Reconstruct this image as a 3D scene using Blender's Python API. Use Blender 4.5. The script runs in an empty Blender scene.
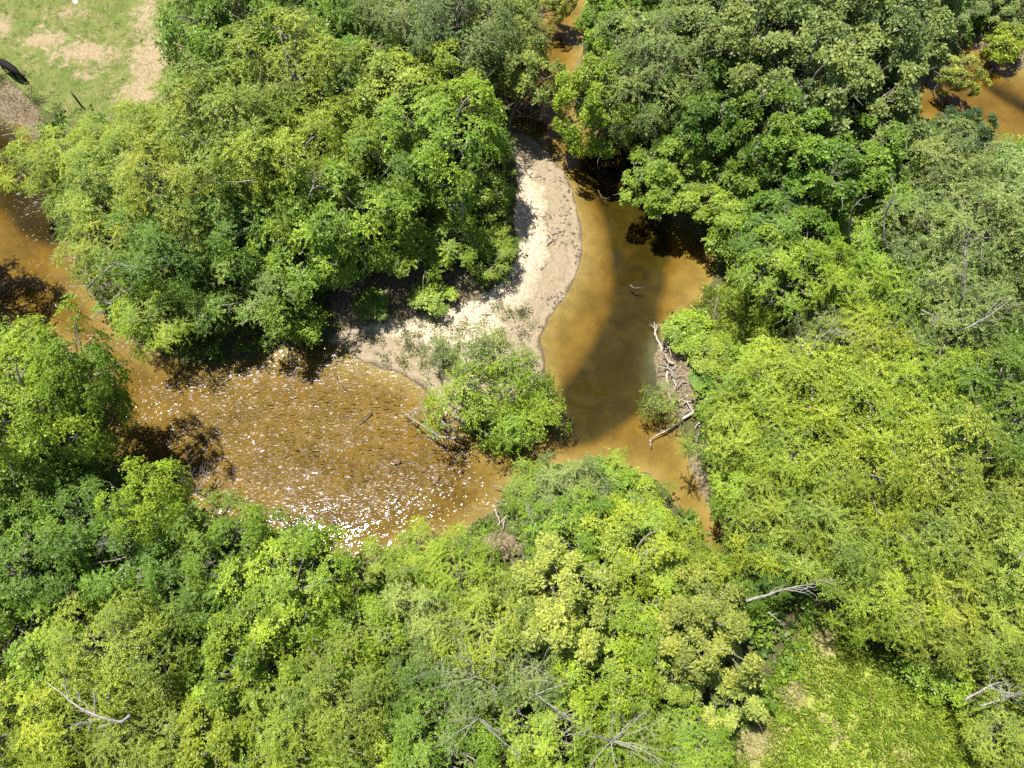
import bpy, math, random
import numpy as np
R = math.radians
rng = np.random.default_rng(7)
random.seed(7)
S = bpy.context.scene
COL = S.collection

# ------------------------------------------------------------------ camera, light, exposure
CAM_H, PITCH, HFOV = 50.0, 68.0, 70.0
cam_data = bpy.data.cameras.new('drone_camera')
cam = bpy.data.objects.new('drone_camera', cam_data); COL.objects.link(cam)
cam.location = (0, 0, CAM_H); cam.rotation_euler = (R(90 - PITCH), 0, 0)
cam_data.sensor_width = 36; cam_data.lens = 18 / math.tan(R(HFOV / 2)); cam_data.clip_end = 2000
S.camera = cam

SUN_EL, SUN_AZ = 70.0, -46.0            # azimuth clockwise from +Y (into the picture)
world = bpy.data.worlds.new('World'); S.world = world; world.use_nodes = True
wn = world.node_tree; bg = wn.nodes['Background']
sky = wn.nodes.new('ShaderNodeTexSky'); sky.sky_type = 'NISHITA'; sky.sun_disc = False
sky.sun_elevation = R(SUN_EL); sky.sun_rotation = R(SUN_AZ)
wn.links.new(sky.outputs[0], bg.inputs[0]); bg.inputs[1].default_value = 0.058
sun_d = bpy.data.lights.new('sun', 'SUN'); sun_d.energy = 5.0; sun_d.angle = R(0.5); sun_d.color = (1, .95, .86)
sun = bpy.data.objects.new('sun', sun_d); COL.objects.link(sun)
from mathutils import Vector
sd = Vector((math.sin(R(SUN_AZ)) * math.cos(R(SUN_EL)), math.cos(R(SUN_AZ)) * math.cos(R(SUN_EL)), math.sin(R(SUN_EL))))
sun.rotation_euler = sd.to_track_quat('Z', 'Y').to_euler()
S.view_settings.view_transform = 'Standard'; S.view_settings.look = 'None'
S.view_settings.exposure = 1.2; S.view_settings.gamma = 1
S.cycles.max_bounces = 6; S.cycles.diffuse_bounces = 3; S.cycles.glossy_bounces = 2
S.cycles.transmission_bounces = 3; S.cycles.transparent_max_bounces = 8; S.cycles.volume_bounces = 0
S.cycles.sample_clamp_indirect = 4
try:
    S.cycles.use_denoising = False
except Exception:
    pass

# ------------------------------------------------------------------ helpers
FPX = 512 / math.tan(R(HFOV / 2))
FWD = np.array([0, math.cos(R(PITCH)), -math.sin(R(PITCH))]); UP = np.array([0, math.sin(R(PITCH)), math.cos(R(PITCH))])
def at(px, py, z=0.0):
    """world point at height z seen from the survey position in direction (px, py)"""
    d = np.array([1.0, 0, 0]) * ((px - 512) / FPX) + UP * (-(py - 384) / FPX) + FWD
    t = (z - CAM_H) / d[2]
    return np.array([0, 0, CAM_H]) + d * t
def ppm(px, py, z):
    p = at(px, py, z) - np.array([0, 0, CAM_H])
    return FPX / float(p @ FWD)

def ground_poly(pts, z=0.0, smooth=2):
    p = np.array([at(x, y, z)[:2] for x, y in pts])
    for _ in range(smooth):
        q = np.roll(p, -1, 0)
        p = np.stack([.75 * p + .25 * q, .25 * p + .75 * q], 1).reshape(-1, 2)
    return p
def signed_dist(P, poly):
    """positive inside"""
    A = poly; B = np.roll(poly, -1, 0)
    best = np.full(len(P), 1e9); inside = np.zeros(len(P), bool)
    for a, b in zip(A, B):
        ab = b - a; l2 = ab @ ab + 1e-12
        t = np.clip(((P - a) @ ab) / l2, 0, 1)
        d = P - (a + t[:, None] * ab)
        best = np.minimum(best, (d * d).sum(1))
        c = (a[1] > P[:, 1]) != (b[1] > P[:, 1])
        xi = a[0] + (P[:, 1] - a[1]) * ab[0] / (ab[1] if abs(ab[1]) > 1e-12 else 1e-12)
        inside ^= c & (P[:, 0] < xi)
    d = np.sqrt(best)
    return np.where(inside, d, -d)
def sstep(x, a, b):
    t = np.clip((x - a) / (b - a), 0, 1); return t * t * (3 - 2 * t)
_perm = np.random.default_rng(3).random((256, 256))
def vnoise(x, y):
    xi = np.floor(x).astype(int); yi = np.floor(y).astype(int); fx = x - xi; fy = y - yi
    fx = fx * fx * (3 - 2 * fx); fy = fy * fy * (3 - 2 * fy)
    g = lambda a, b: _perm[a % 256, b % 256]
    return (g(xi, yi) * (1 - fx) + g(xi + 1, yi) * fx) * (1 - fy) + (g(xi, yi + 1) * (1 - fx) + g(xi + 1, yi + 1) * fx) * fy
def fbm(x, y, o=4):
    s = 0; a = .5
    for i in range(o):
        s = s + a * vnoise(x * 2 ** i + 13.1 * i, y * 2 ** i + 7.7 * i); a *= .5
    return s / (1 - .5 ** o)

def link(o, parent=None):
    COL.objects.link(o)
    if parent: o.parent = parent
    return o
def tag(o, label=None, cat=None, group=None, kind=None):
    if label: o['label'] = label
    if cat: o['category'] = cat
    if group: o['group'] = group
    if kind: o['kind'] = kind
    return o
def mesh_np(name, V, F, mat, smooth=False, face_attrs=None, point_attrs=None, point_cols=None):
    """V (n,3), F (m,k) int"""
    me = bpy.data.meshes.new(name)
    V = np.asarray(V, np.float32); F = np.asarray(F, np.int32)
    m, k = F.shape
    me.vertices.add(len(V)); me.vertices.foreach_set('co', V.ravel())
    me.loops.add(m * k); me.loops.foreach_set('vertex_index', F.ravel())
    me.polygons.add(m); me.polygons.foreach_set('loop_start', np.arange(0, m * k, k, dtype=np.int32))
    if smooth: me.polygons.foreach_set('use_smooth', np.ones(m, bool))
    for n, a in (face_attrs or {}).items():
        at_ = me.attributes.new(n, 'FLOAT', 'FACE'); at_.data.foreach_set('value', np.asarray(a, np.float32))
    for n, a in (point_attrs or {}).items():
        at_ = me.attributes.new(n, 'FLOAT', 'POINT'); at_.data.foreach_set('value', np.asarray(a, np.float32))
    me.update(calc_edges=True); me.validate()
    if mat: me.materials.append(mat)
    return me
def obj_np(name, V, F, mat, parent=None, **kw):
    return link(bpy.data.objects.new(name, mesh_np(name, V, F, mat, **kw)), parent)

class Tubes:
    """collects tapered tubes (bark, twigs) into one quad mesh"""
    def __init__(s): s.V = []; s.F = []; s.n = 0
    def add(s, pts, rad, sides=6):
        P = np.asarray(pts, float); n = len(P); rad = np.broadcast_to(np.asarray(rad, float), n)
        T = np.gradient(P, axis=0); T /= np.linalg.norm(T, axis=1)[:, None] + 1e-9
        ref = np.array([.31, .17, .93]); 
        if abs(T[0] @ ref) > .9: ref = np.array([.9, .3, .1])
        U = np.cross(T, ref); U /= np.linalg.norm(U, axis=1)[:, None] + 1e-9
        W = np.cross(T, U)
        a = np.linspace(0, 2 * np.pi, sides, endpoint=False)
        ring = P[:, None] + rad[:, None, None] * (np.cos(a)[None, :, None] * U[:, None] + np.sin(a)[None, :, None] * W[:, None])
        V = np.concatenate([ring.reshape(-1, 3), P[[0]], P[[-1]]])
        F = []
        for i in range(n - 1):
            for j in range(sides):
                k = (j + 1) % sides
                F.append((i * sides + j, i * sides + k, (i + 1) * sides + k, (i + 1) * sides + j))
        b, t = n * sides, n * sides + 1
        for j in range(0, sides, 2):
            k = (j + 1) % sides; l = (j + 2) % sides
            F.append((b, l, k, j)); o = (n - 1) * sides; F.append((t, o + j, o + k, o + l))
        s.V.append(V); s.F.append(np.array(F) + s.n); s.n += len(V)
    def build(s, name, mat, parent=None):
        return obj_np(name, np.concatenate(s.V), np.concatenate(s.F), mat, parent, smooth=True)
    def mesh(s, name, mat):
        return mesh_np(name, np.concatenate(s.V), np.concatenate(s.F), mat, smooth=True)
def wiggle(a, b, n, amp, r=random):
    a = np.array(a, float); b = np.array(b, float)
    t = np.linspace(0, 1, n)[:, None]; P = a + (b - a) * t
    L = np.linalg.norm(b - a)
    off = np.cumsum(np.array([[r.gauss(0, 1) for _ in range(3)] for _ in range(n)]), 0)
    off = off - off[0] - (off[-1] - off[0]) * t
    return P + off * amp * L / n
def twigs(T, start, d, length, rad, depth, r=random, sides=5, spread=.6, lift=.15):
    d = np.array(d, float); d /= np.linalg.norm(d)
    end = np.array(start) + d * length
    P = wiggle(start, end, 6, .35, r)
    T.add(P, np.linspace(rad, rad * .45, 6), sides)
    if depth <= 0: return
    for k in range(r.choice((2, 3, 3))):
        t = r.uniform(.35, 1); i = min(5, int(t * 5)); q = P[i]
        nd = d + np.array([r.gauss(0, spread), r.gauss(0, spread), r.gauss(lift, spread * .6)])
        twigs(T, q, nd, length * r.uniform(.45, .75), rad * .55, depth - 1, r, max(3, sides - 1), spread, lift)

# ------------------------------------------------------------------ materials
def mat(name):
    m = bpy.data.materials.new(name); m.use_nodes = True
    return m, m.node_tree, m.node_tree.nodes['Principled BSDF']
def N(nt, t, **kw):
    n = nt.nodes.new(t)
    for k, v in kw.items():
        if k.startswith('i_'): n.inputs[k[2:].replace('_', ' ')].default_value = v
        else: setattr(n, k, v)
    return n
def ramp(nt, src, stops, interp='LINEAR'):
    r = nt.nodes.new('ShaderNodeValToRGB'); r.color_ramp.interpolation = interp
    e = r.color_ramp.elements
    while len(e) < len(stops): e.new(.5)
    for x, (p, c) in zip(e, stops):
        x.position = p; x.color = (*c, 1) if len(c) == 3 else c
    nt.links.new(src, r.inputs[0]); return r.outputs[0]
def mixc(nt, f, a, b, blend='MIX'):
    m = nt.nodes.new('ShaderNodeMix'); m.data_type = 'RGBA'; m.blend_type = blend
    for s, v in ((m.inputs[0], f), (m.inputs[6], a), (m.inputs[7], b)):
        if hasattr(v, 'is_output'): nt.links.new(v, s)
        elif isinstance(v, (int, float)): s.default_value = v
        else: s.default_value = (*v, 1)
    return m.outputs[2]
def math_(nt, op, a, b=None, clamp=False):
    m = nt.nodes.new('ShaderNodeMath'); m.operation = op; m.use_clamp = clamp
    for s, v in zip(m.inputs, (a, b)):
        if v is None: continue
        if hasattr(v, 'is_output'): nt.links.new(v, s)
        else: s.default_value = v
    return m.outputs[0]
def noise(nt, scale, detail=4, vec=None, rough=.55, dist=0):
    n = nt.nodes.new('ShaderNodeTexNoise'); n.inputs['Scale'].default_value = scale
    n.inputs['Detail'].default_value = detail; n.inputs['Roughness'].default_value = rough; n.inputs['Distortion'].default_value = dist
    if vec is not None: nt.links.new(vec, n.inputs['Vector'])
    return n.outputs['Fac']
def attr(nt, name, out='Fac'):
    a = nt.nodes.new('ShaderNodeAttribute'); a.attribute_name = name; return a.outputs[out]
def bump(nt, h, strength, dist, bsdf):
    b = nt.nodes.new('ShaderNodeBump'); b.inputs['Strength'].default_value = strength; b.inputs['Distance'].default_value = dist
    nt.links.new(h, b.inputs['Height']); nt.links.new(b.outputs[0], bsdf.inputs['Normal']); return b

def leaf_material(name, translucent=.29):
    m, nt, p = mat(name); L = nt.links.new
    info = nt.nodes.new('ShaderNodeObjectInfo')
    tint = attr(nt, 'tint')
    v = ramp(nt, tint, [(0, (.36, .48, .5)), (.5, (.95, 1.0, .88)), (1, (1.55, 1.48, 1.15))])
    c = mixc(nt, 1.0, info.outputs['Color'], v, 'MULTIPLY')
    L(c, p.inputs['Base Color']); p.inputs['Roughness'].default_value = .5; p.inputs['Specular IOR Level'].default_value = .3
    t = nt.nodes.new('ShaderNodeBsdfTranslucent')
    tc = mixc(nt, 1.0, c, (1.15, 1.25, .45), 'MULTIPLY'); L(tc, t.inputs[0])
    mx = nt.nodes.new('ShaderNodeMixShader'); mx.inputs[0].default_value = translucent
    L(p.outputs[0], mx.inputs[1]); L(t.outputs[0], mx.inputs[2]); L(mx.outputs[0], nt.nodes['Material Output'].inputs[0])
    return m
M_LEAF = leaf_material('leaf')
def simple_bark(name, c1, c2, scale=6):
    m, nt, p = mat(name)
    tc = nt.nodes.new('ShaderNodeTexCoord'); mp = nt.nodes.new('ShaderNodeMapping'); mp.inputs['Scale'].default_value = (1, 1, .3)
    nt.links.new(tc.outputs['Object'], mp.inputs[0])
    f = noise(nt, scale, 5, mp.outputs[0]); nt.links.new(ramp(nt, f, [(.3, c1), (.7, c2)]), p.inputs['Base Color'])
    p.inputs['Roughness'].default_value = .85; bump(nt, f, .5, .03, p); return m
M_BARK = simple_bark('bark', (.10, .085, .07), (.27, .24, .20))
M_DEAD = simple_bark('weathered_wood', (.13, .12, .108), (.31, .29, .265))
M_DRIFT = simple_bark('driftwood', (.22, .18, .15), (.45, .39, .33))
M_SUNK = simple_bark('waterlogged_wood', (.05, .04, .03), (.12, .09, .06))

def ground_material():
    m, nt, p = mat('ground_soil'); L = nt.links.new
    geo = nt.nodes.new('ShaderNodeNewGeometry'); pos = geo.outputs['Position']
    sep = nt.nodes.new('ShaderNodeSeparateXYZ'); L(pos, sep.inputs[0]); z = sep.outputs[2]
    n1 = noise(nt, .7, 6, pos); n2 = noise(nt, 5, 5, pos); n3 = noise(nt, 22, 3, pos); n4 = noise(nt, .45, 6, pos, .65, .8)
    # forest floor: leaf litter and low green
    floor = ramp(nt, n2, [(.3, (.035, .03, .018)), (.5, (.08, .075, .03)), (.7, (.07, .105, .025))])
    # pasture turf
    turf = ramp(nt, n1, [(.3, (.075, .115, .022)), (.5, (.115, .14, .035)), (.68, (.17, .165, .06))])
    turf = mixc(nt, .35, turf, ramp(nt, n3, [(.3, (.06, .09, .018)), (.7, (.17, .18, .06))]))
    dirt = ramp(nt, n2, [(.3, (.19, .145, .085)), (.7, (.31, .245, .15))])
    fb = ramp(nt, math_(nt, 'ADD', attr(nt, 'bare'), math_(nt, 'MULTIPLY', math_(nt, 'SUBTRACT', noise(nt, 1.6, 8, pos, .72, .6), .5), 3.0)), [(.22, (0, 0, 0)), (.60, (1, 1, 1))])
    turf = mixc(nt, fb, turf, dirt)
    # meadow with straw
    mead = ramp(nt, n2, [(.3, (.15, .20, .03)), (.7, (.28, .31, .06))])
    straw = ramp(nt, n3, [(.3, (.17, .16, .055)), (.7, (.30, .26, .13))])
    fs = ramp(nt, math_(nt, 'ADD', attr(nt, 'straw'), math_(nt, 'MULTIPLY', math_(nt, 'SUBTRACT', n1, .5), 1.4)), [(.3, (0, 0, 0)), (.7, (1, 1, 1))])
    mead = mixc(nt, fs, mead, straw)
    # sand: dry pale, damp by the waterline
    dry = ramp(nt, n2, [(.28, (.31, .245, .165)), (.5, (.45, .38, .275)), (.75, (.55, .48, .365))])
    litter = ramp(nt, noise(nt, 3.2, 6, pos, .7, .8), [(.54, (0, 0, 0)), (.61, (1, 1, 1))])
    dry = mixc(nt, math_(nt, 'MULTIPLY', litter, .75), dry, (.17, .135, .095))
    damp = ramp(nt, n2, [(.3, (.205, .163, .105)), (.7, (.29, .24, .162))])
    zz = math_(nt, 'ADD', z, math_(nt, 'MULTIPLY', math_(nt, 'SUBTRACT', n1, .5), .12))
    sand = mixc(nt, ramp(nt, zz, [(.20, (0, 0, 0)), (.34, (1, 1, 1))]), damp, dry)
    z2 = math_(nt, 'ADD', z, math_(nt, 'MULTIPLY', math_(nt, 'SUBTRACT', noise(nt, 1.4, 5, pos, .6), .5), .10))
    drift = ramp(nt, z2, [(.085, (0, 0, 0)), (.105, (.55, .55, .55)), (.125, (.1, .1, .1)), (.20, (0, 0, 0)), (.225, (.6, .6, .6)), (.25, (0, 0, 0)), (.36, (0, 0, 0)), (.385, (.5, .5, .5)), (.41, (0, 0, 0))])
    sand = mixc(nt, math_(nt, 'MULTIPLY', drift, ramp(nt, noise(nt, 2.4, 4, pos), [(.38, (.2, .2, .2)), (.6, (1, 1, 1))])), sand, (.13, .10, .065))
    sand = mixc(nt, ramp(nt, zz, [(.015, (1, 1, 1)), (.05, (0, 0, 0))]), sand, (.10, .075, .05))
    # river bed
    bed = ramp(nt, n1, [(.25, (.126, .096, .028)), (.6, (.212, .160, .049))])
    bed = mixc(nt, ramp(nt, n2, [(.55, (0, 0, 0)), (.8, (.5, .5, .5))]), bed, (.085, .058, .02))
    peb = nt.nodes.new('ShaderNodeTexVoronoi'); peb.inputs['Scale'].default_value = 4.5; L(pos, peb.inputs['Vector'])
    pebc = ramp(nt, peb.outputs['Color'], [(0, (.045, .036, .017)), (.6, (.135, .105, .038)), (1, (.235, .19, .078))])
    bed = mixc(nt, math_(nt, 'MULTIPLY', attr(nt, 'stony'), .75), bed, pebc)
    silt = ramp(nt, n4, [(.3, (.038, .043, .022)), (.5, (.062, .066, .033)), (.7, (.095, .095, .044))])
    bed = mixc(nt, ramp(nt, math_(nt, 'ADD', attr(nt, 'deep'), math_(nt, 'MULTIPLY', math_(nt, 'SUBTRACT', n1, .5), .35)), [(.3, (0, 0, 0)), (.75, (1, 1, 1))]), bed, silt)
    mask = lambda nm, lo=.42, hi=.58, a=1.1: ramp(nt, math_(nt, 'ADD', attr(nt, nm), math_(nt, 'MULTIPLY', math_(nt, 'SUBTRACT', noise(nt, 1.6, 5, pos, .65), .5), a)), [(lo, (0, 0, 0)), (hi, (1, 1, 1))])
    c = mixc(nt, mask('pasture'), floor, turf)
    c = mixc(nt, mask('meadow'), c, mead)
    c = mixc(nt, mask('soil', a=.8), c, mixc(nt, ramp(nt, n2, [(.35, (0, 0, 0)), (.62, (1, 1, 1))]), (.07, .05, .03), (.20, .16, .10)))
    c = mixc(nt, mask('sand', a=.9), c, sand)
    c = mixc(nt, ramp(nt, z, [(-.02 + .0, (1, 1, 1)), (.01, (0, 0, 0))]) if False else math_(nt, 'LESS_THAN', z, 0.0), c, bed)
    L(c, p.inputs['Base Color']); p.inputs['Roughness'].default_value = .95; p.inputs['Specular IOR Level'].default_value = .15
    h = math_(nt, 'ADD', math_(nt, 'MULTIPLY', n2, .7), math_(nt, 'MULTIPLY', n3, .3))
    bump(nt, h, .8, .14, p)
    return m
M_GROUND = ground_material()

def water_material():
    m = bpy.data.materials.new('tannin_water'); m.use_nodes = True; nt = m.node_tree; L = nt.links.new
    nt.nodes.remove(nt.nodes['Principled BSDF'])
    geo = nt.nodes.new('ShaderNodeNewGeometry')
    rif = attr(nt, 'riffle')
    mp = nt.nodes.new('ShaderNodeMapping'); mp.inputs['Rotation'].default_value = (0, 0, R(38)); mp.inputs['Scale'].default_value = (.85, 2.0, 1)
    L(geo.outputs['Position'], mp.inputs[0])
    w1 = noise(nt, 2.3, 1, mp.outputs[0], .5, .5); w2 = noise(nt, .8, 2, geo.outputs['Position'])
    ripple = noise(nt, 1.3, 2, geo.outputs['Position'])
    pn = noise(nt, .42, 3, mp.outputs[0], .6, .8)
    patch = ramp(nt, pn, [(.47, (.07, .07, .07)), (.56, (1.0, 1.0, 1.0))])
    patch = math_(nt, 'MAXIMUM', patch, math_(nt, 'MULTIPLY', attr(nt, 'core'), ramp(nt, pn, [(.46, (1.25, 1.25, 1.25)), (.60, (.75, .75, .75))])))
    rif = math_(nt, 'MULTIPLY', rif, patch)
    h = math_(nt, 'ADD', math_(nt, 'MULTIPLY', math_(nt, 'SUBTRACT', w1, .5), rif), math_(nt, 'MULTIPLY', ripple, .12))
    b = nt.nodes.new('ShaderNodeBump'); b.inputs['Strength'].default_value = 1; b.inputs['Distance'].default_value = .15
    L(h, b.inputs['Height'])
    fr = nt.nodes.new('ShaderNodeFresnel'); fr.inputs[0].default_value = 1.33; L(b.outputs[0], fr.inputs[1])
    gl = nt.nodes.new('ShaderNodeBsdfGlossy'); gl.distribution = 'BECKMANN'; gl.inputs[0].default_value = (.74, .80, 1, 1); L(b.outputs[0], gl.inputs['Normal'])
    rr = nt.nodes.new('ShaderNodeMapRange'); L(rif, rr.inputs[0]); rr.inputs[3].default_value = .04; rr.inputs[4].default_value = .25
    L(rr.outputs[0], gl.inputs['Roughness'])
    L(ramp(nt, rif, [(0, (.95, .97, 1)), (.25, (.22, .225, .29))]), gl.inputs[0])
    tr = nt.nodes.new('ShaderNodeBsdfTransparent')
    mx = nt.nodes.new('ShaderNodeMixShader'); L(fr.outputs[0], mx.inputs[0]); L(tr.outputs[0], mx.inputs[1]); L(gl.outputs[0], mx.inputs[2])
    fo = ramp(nt, math_(nt, 'ADD', noise(nt, 3.0, 6, mp.outputs[0], .72, 1.0), math_(nt, 'MULTIPLY', math_(nt, 'SUBTRACT', attr(nt, 'foam_glint'), 1.0), .30)), [(.56, (0, 0, 0)), (.66, (1, 1, 1))])
    df = nt.nodes.new('ShaderNodeBsdfDiffuse'); df.inputs[0].default_value = (.62, .62, .66, 1)  # pale diffuse colour: foam, and painted-in glints and grey sky reflection
    m2 = nt.nodes.new('ShaderNodeMixShader'); L(math_(nt, 'MULTIPLY', fo, .85), m2.inputs[0]); L(mx.outputs[0], m2.inputs[1]); L(df.outputs[0], m2.inputs[2])
    out = nt.nodes['Material Output']; L(m2.outputs[0], out.inputs['Surface'])
    va = nt.nodes.new('ShaderNodeVolumeAbsorption'); va.inputs['Color'].default_value = (.69, .555, .11, 1); va.inputs['Density'].default_value = 1.7
    L(va.outputs[0], out.inputs['Volume'])
    return m
M_WATER = water_material()

# ------------------------------------------------------------------ the river's plan and the terrain
RIVER = [(-90, 20), (-40, 75), (0, 116), (28, 128), (50, 160), (62, 210), (80, 270), (120, 335), (160, 352), (205, 366), (260, 354), (305, 343), (332, 342),
         (352, 356), (380, 368), (405, 376), (430, 392), (450, 415), (475, 440), (510, 452), (545, 436), (552, 405), (545, 372), (540, 330), (562, 303), (580, 268),
         (583, 232), (576, 196), (560, 163), (536, 138), (512, 128), (497, 112), (488, 92), (498, 76), (520, 60), (535, 30), (545, -10), (550, -60), (590, -60), (588, 0), (584, 45),
         (580, 80), (575, 115), (600, 132), (640, 138), (650, 180), (668, 222), (700, 232), (716, 250), (718, 278), (702, 300), (690, 318), (662, 335), (655, 362),
         (660, 388), (676, 412), (686, 436), (692, 470), (706, 498), (722, 530), (745, 580), (735, 600), (715, 570), (700, 545), (682, 515), (664, 490), (642, 472), (600, 467), (575, 469), (550, 466),
         (528, 472), (506, 488), (498, 510), (470, 530), (435, 548), (400, 560), (345, 562), (300, 552), (235, 528), (180, 508), (128, 478), (94, 440), (84, 388), (72, 350), (40, 335), (0, 322), (-90, 280)]
CREEK = [(880, 92), (925, 78), (952, 58), (968, 44), (1000, 58), (1040, 78), (1110, 95), (1110, 190), (1040, 165), (1000, 146), (975, 134), (935, 124), (885, 116)]
SANDBAR = [(325, 335), (335, 352), (380, 378), (420, 395), (452, 425), (500, 420), (545, 380), (550, 320), (590, 270), (592, 225), (570, 160), (530, 125), (500, 105), (488, 130), (512, 150), (520, 190), (512, 225), (522, 258), (500, 288), (470, 305), (430, 318), (380, 325)]
PASTURE = [(-200, -200), (190, -200), (195, 20), (200, 70), (170, 105), (120, 128), (60, 122), (38, 104), (0, 72), (-200, -40)]
GLADE = [(700, 300), (722, 288), (748, 292), (772, 325), (765, 345), (735, 350), (708, 340)]
MEADOW = [(690, 800), (715, 745), (765, 705), (792, 655), (805, 615), (822, 625), (870, 655), (920, 680), (960, 720), (985, 800), (985, 950), (640, 950)]
SOILS = [[(-60, 30), (0, 78), (40, 108), (50, 135), (25, 135), (-10, 118), (-90, 50)], [(690, 320), (700, 285), (722, 290), (735, 310), (720, 330)],
         [(655, 335), (690, 345), (705, 365), (690, 420), (655, 440), (652, 380)], [(692, 440), (705, 470), (735, 540), (720, 545), (690, 480)],
         [(480, 540), (500, 530), (525, 545), (510, 562), (485, 560)], [(325, 285), (420, 262), (490, 280), (470, 335), (430, 345), (390, 338), (340, 332)], [(985, 30), (1040, 45), (1080, 85), (1010, 72), (960, 48)]]
DEEP = [(572, 138), (640, 140), (660, 195), (676, 235), (668, 280), (660, 320), (668, 360), (668, 395), (636, 418), (590, 446), (556, 446), (552, 398), (590, 345), (614, 295), (610, 235), (592, 190)]
DEEP3 = [(-60, 80), (0, 116), (40, 150), (64, 210), (70, 250), (20, 235), (-10, 200), (-60, 150)]
DEEP2 = [(968, 60), (990, 90), (1020, 108), (1050, 125), (1050, 105), (1010, 82)]
river = ground_poly(RIVER); creek = ground_poly(CREEK)
sandbar = ground_poly(SANDBAR, .2); pasture = ground_poly(PASTURE, 1.0); meadow = ground_poly(MEADOW, 1.0); glade = ground_poly(GLADE, 1.0)
soils = [ground_poly(s, .5) for s in SOILS]; deep = ground_poly(DEEP); deep2 = ground_poly(DEEP2); deep3 = ground_poly(DEEP3)

def blobs(P, items, z=1.0):
    s = np.zeros(len(P))
    for px, py, rx, ry, a in items:
        c = at(px, py, z); k = ppm(px, py, z)
        e = at(px, py + 5, z); ky = 5 / abs(e[1] - c[1])
        s = np.maximum(s, a * np.exp(-((P[:, 0] - c[0]) * k / rx) ** 2 - ((P[:, 1] - c[1]) * ky / ry) ** 2))
    return s
BARE = [(45, 42, 28, 10, .75), (85, 55, 40, 12, .8), (155, 60, 25, 30, .85), (145, 92, 26, 16, .85), (75, 14, 25, 8, .5), (0, 28, 14, 14, .7), (85, 76, 12, 5, .6), (150, 15, 20, 30, .6), (180, 90, 25, 25, .6)]
STRAW = [(745, 735, 45, 32, .95), (790, 690, 40, 26, .6), (825, 640, 16, 34, .9), (835, 735, 50, 26, .5), (880, 700, 30, 16, .5), (900, 755, 40, 16, .55)]

def water_dist(P):
    w = np.maximum(signed_dist(P, river), signed_dist(P, creek))
    return w + (fbm(P[:, 0] * .9 + 50, P[:, 1] * .9) - .5) * .5 * sstep(np.abs(w), 3, 0)
def terrain(P):
    w = water_dist(P); d = -w
    x, y = P[:, 0], P[:, 1]
    sb = signed_dist(P, sandbar); pa = signed_dist(P, pasture); me = np.maximum(signed_dist(P, meadow), signed_dist(P, glade) + .4)
    dp = np.maximum(np.maximum(signed_dist(P, deep), signed_dist(P, deep3)), signed_dist(P, deep2) - .3)
    kd = sstep(dp + (fbm(x * .8 + 70, y * .8) - .5) * .5, -1.0, 1.3)
    land = .12 + 1.0 * sstep(d, 0, 2.2) + (fbm(x * .25, y * .25) - .5) * .7 * sstep(d, .5, 4) + (fbm(x * 1.3, y * 1.3) - .5) * .25 * sstep(d, .1, 1)
    bar = .02 + .085 * np.clip(d, 0, 9) + (fbm(x * 1.1, y * 1.1) - .5) * .12 * sstep(d, .2, 1.5)
    sbw = sstep(sb, -1.2, .8)
    hl = land * (1 - sbw) + bar * sbw
    bed = -(.10 * np.clip(w, 0, 1.5) + .16 * sstep(w, .2, 3.0) + .04) - (fbm(x * .5 + 9, y * .5) - .4) * .28 * sstep(w, .3, 2) - .40 * kd * sstep(w, 0, 1.6)
    h = np.where(d > 0, np.maximum(hl, .004), np.minimum(bed * sstep(w, -.05, .35), -.004))
    att = dict(sand=sstep(sb, -.8, .8), pasture=sstep(pa, -.9, .9), meadow=sstep(me, -1.5, 1.5), deep=kd,
               soil=sstep(np.max([signed_dist(P, s) for s in soils], 0), -.6, .6), bare=blobs(P, BARE), straw=blobs(P, STRAW),
               stony=blobs(P, RIFFLE, 0))
    return h, att, d
RIFFLE = [(340, 515, 60, 32, 1), (405, 485, 60, 35, 1), (300, 460, 60, 40, .75), (450, 485, 40, 30, .95), (220, 420, 50, 35, .5), (140, 370, 45, 30, .4), (35, 200, 30, 45, 1.0), (10, 125, 25, 15, 1), (90, 320, 30, 25, .3),
          (585, 395, 28, 20, .2), (630, 275, 30, 30, .14), (620, 180, 20, 20, .1), (375, 500, 90, 50, .8)]

def axis(lo, hi, step, far):
    a = list(np.arange(lo, hi + step / 2, step)); s = step
    up = []; v = hi
    while v < far: s *= 1.35; v += s; up.append(v)
    s = step; dn = []; v = lo
    while v > -far: s *= 1.35; v -= s; dn.append(v)
    return np.array(dn[::-1] + a + up)
gx = axis(-62, 62, .3, 500); gy = axis(-14, 76, .3, 500)
GX, GY = np.meshgrid(gx, gy); GP = np.stack([GX.ravel(), GY.ravel()], 1)
GH, GA, GD = terrain(GP)
nx, ny = len(gx), len(gy)
idx = np.arange(nx * ny).reshape(ny, nx)
GF = np.stack([idx[:-1, :-1], idx[:-1, 1:], idx[1:, 1:], idx[1:, :-1]], -1).reshape(-1, 4)
GV = np.column_stack([GP, GH])
fm = lambda a: a[GF].mean(1)
is_bed = fm(GD) < 0
is_sand = ~is_bed & (fm(GA['sand']) > .5); is_past = ~is_bed & ~is_sand & (fm(GA['pasture']) > .5)
is_mead = ~is_bed & ~is_sand & ~is_past & (fm(GA['meadow']) > .5)
for nm, sel in (('riverbed', is_bed), ('sand_bar', is_sand), ('pasture', is_past), ('meadow', is_mead), ('ground', ~(is_bed | is_sand | is_past | is_mead))):
    f = GF[sel]; u, inv = np.unique(f, return_inverse=True)
    o = obj_np(nm, GV[u], inv.reshape(-1, 4), M_GROUND, smooth=True, point_attrs={k: v[u] for k, v in GA.items()})
    tag(o, kind='structure')
def ground_z(x, y):
    i = int(np.clip(np.searchsorted(gx, x), 1, nx - 1)); j = int(np.clip(np.searchsorted(gy, y), 1, ny - 1))
    return float(GH[j * nx + i])
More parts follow.
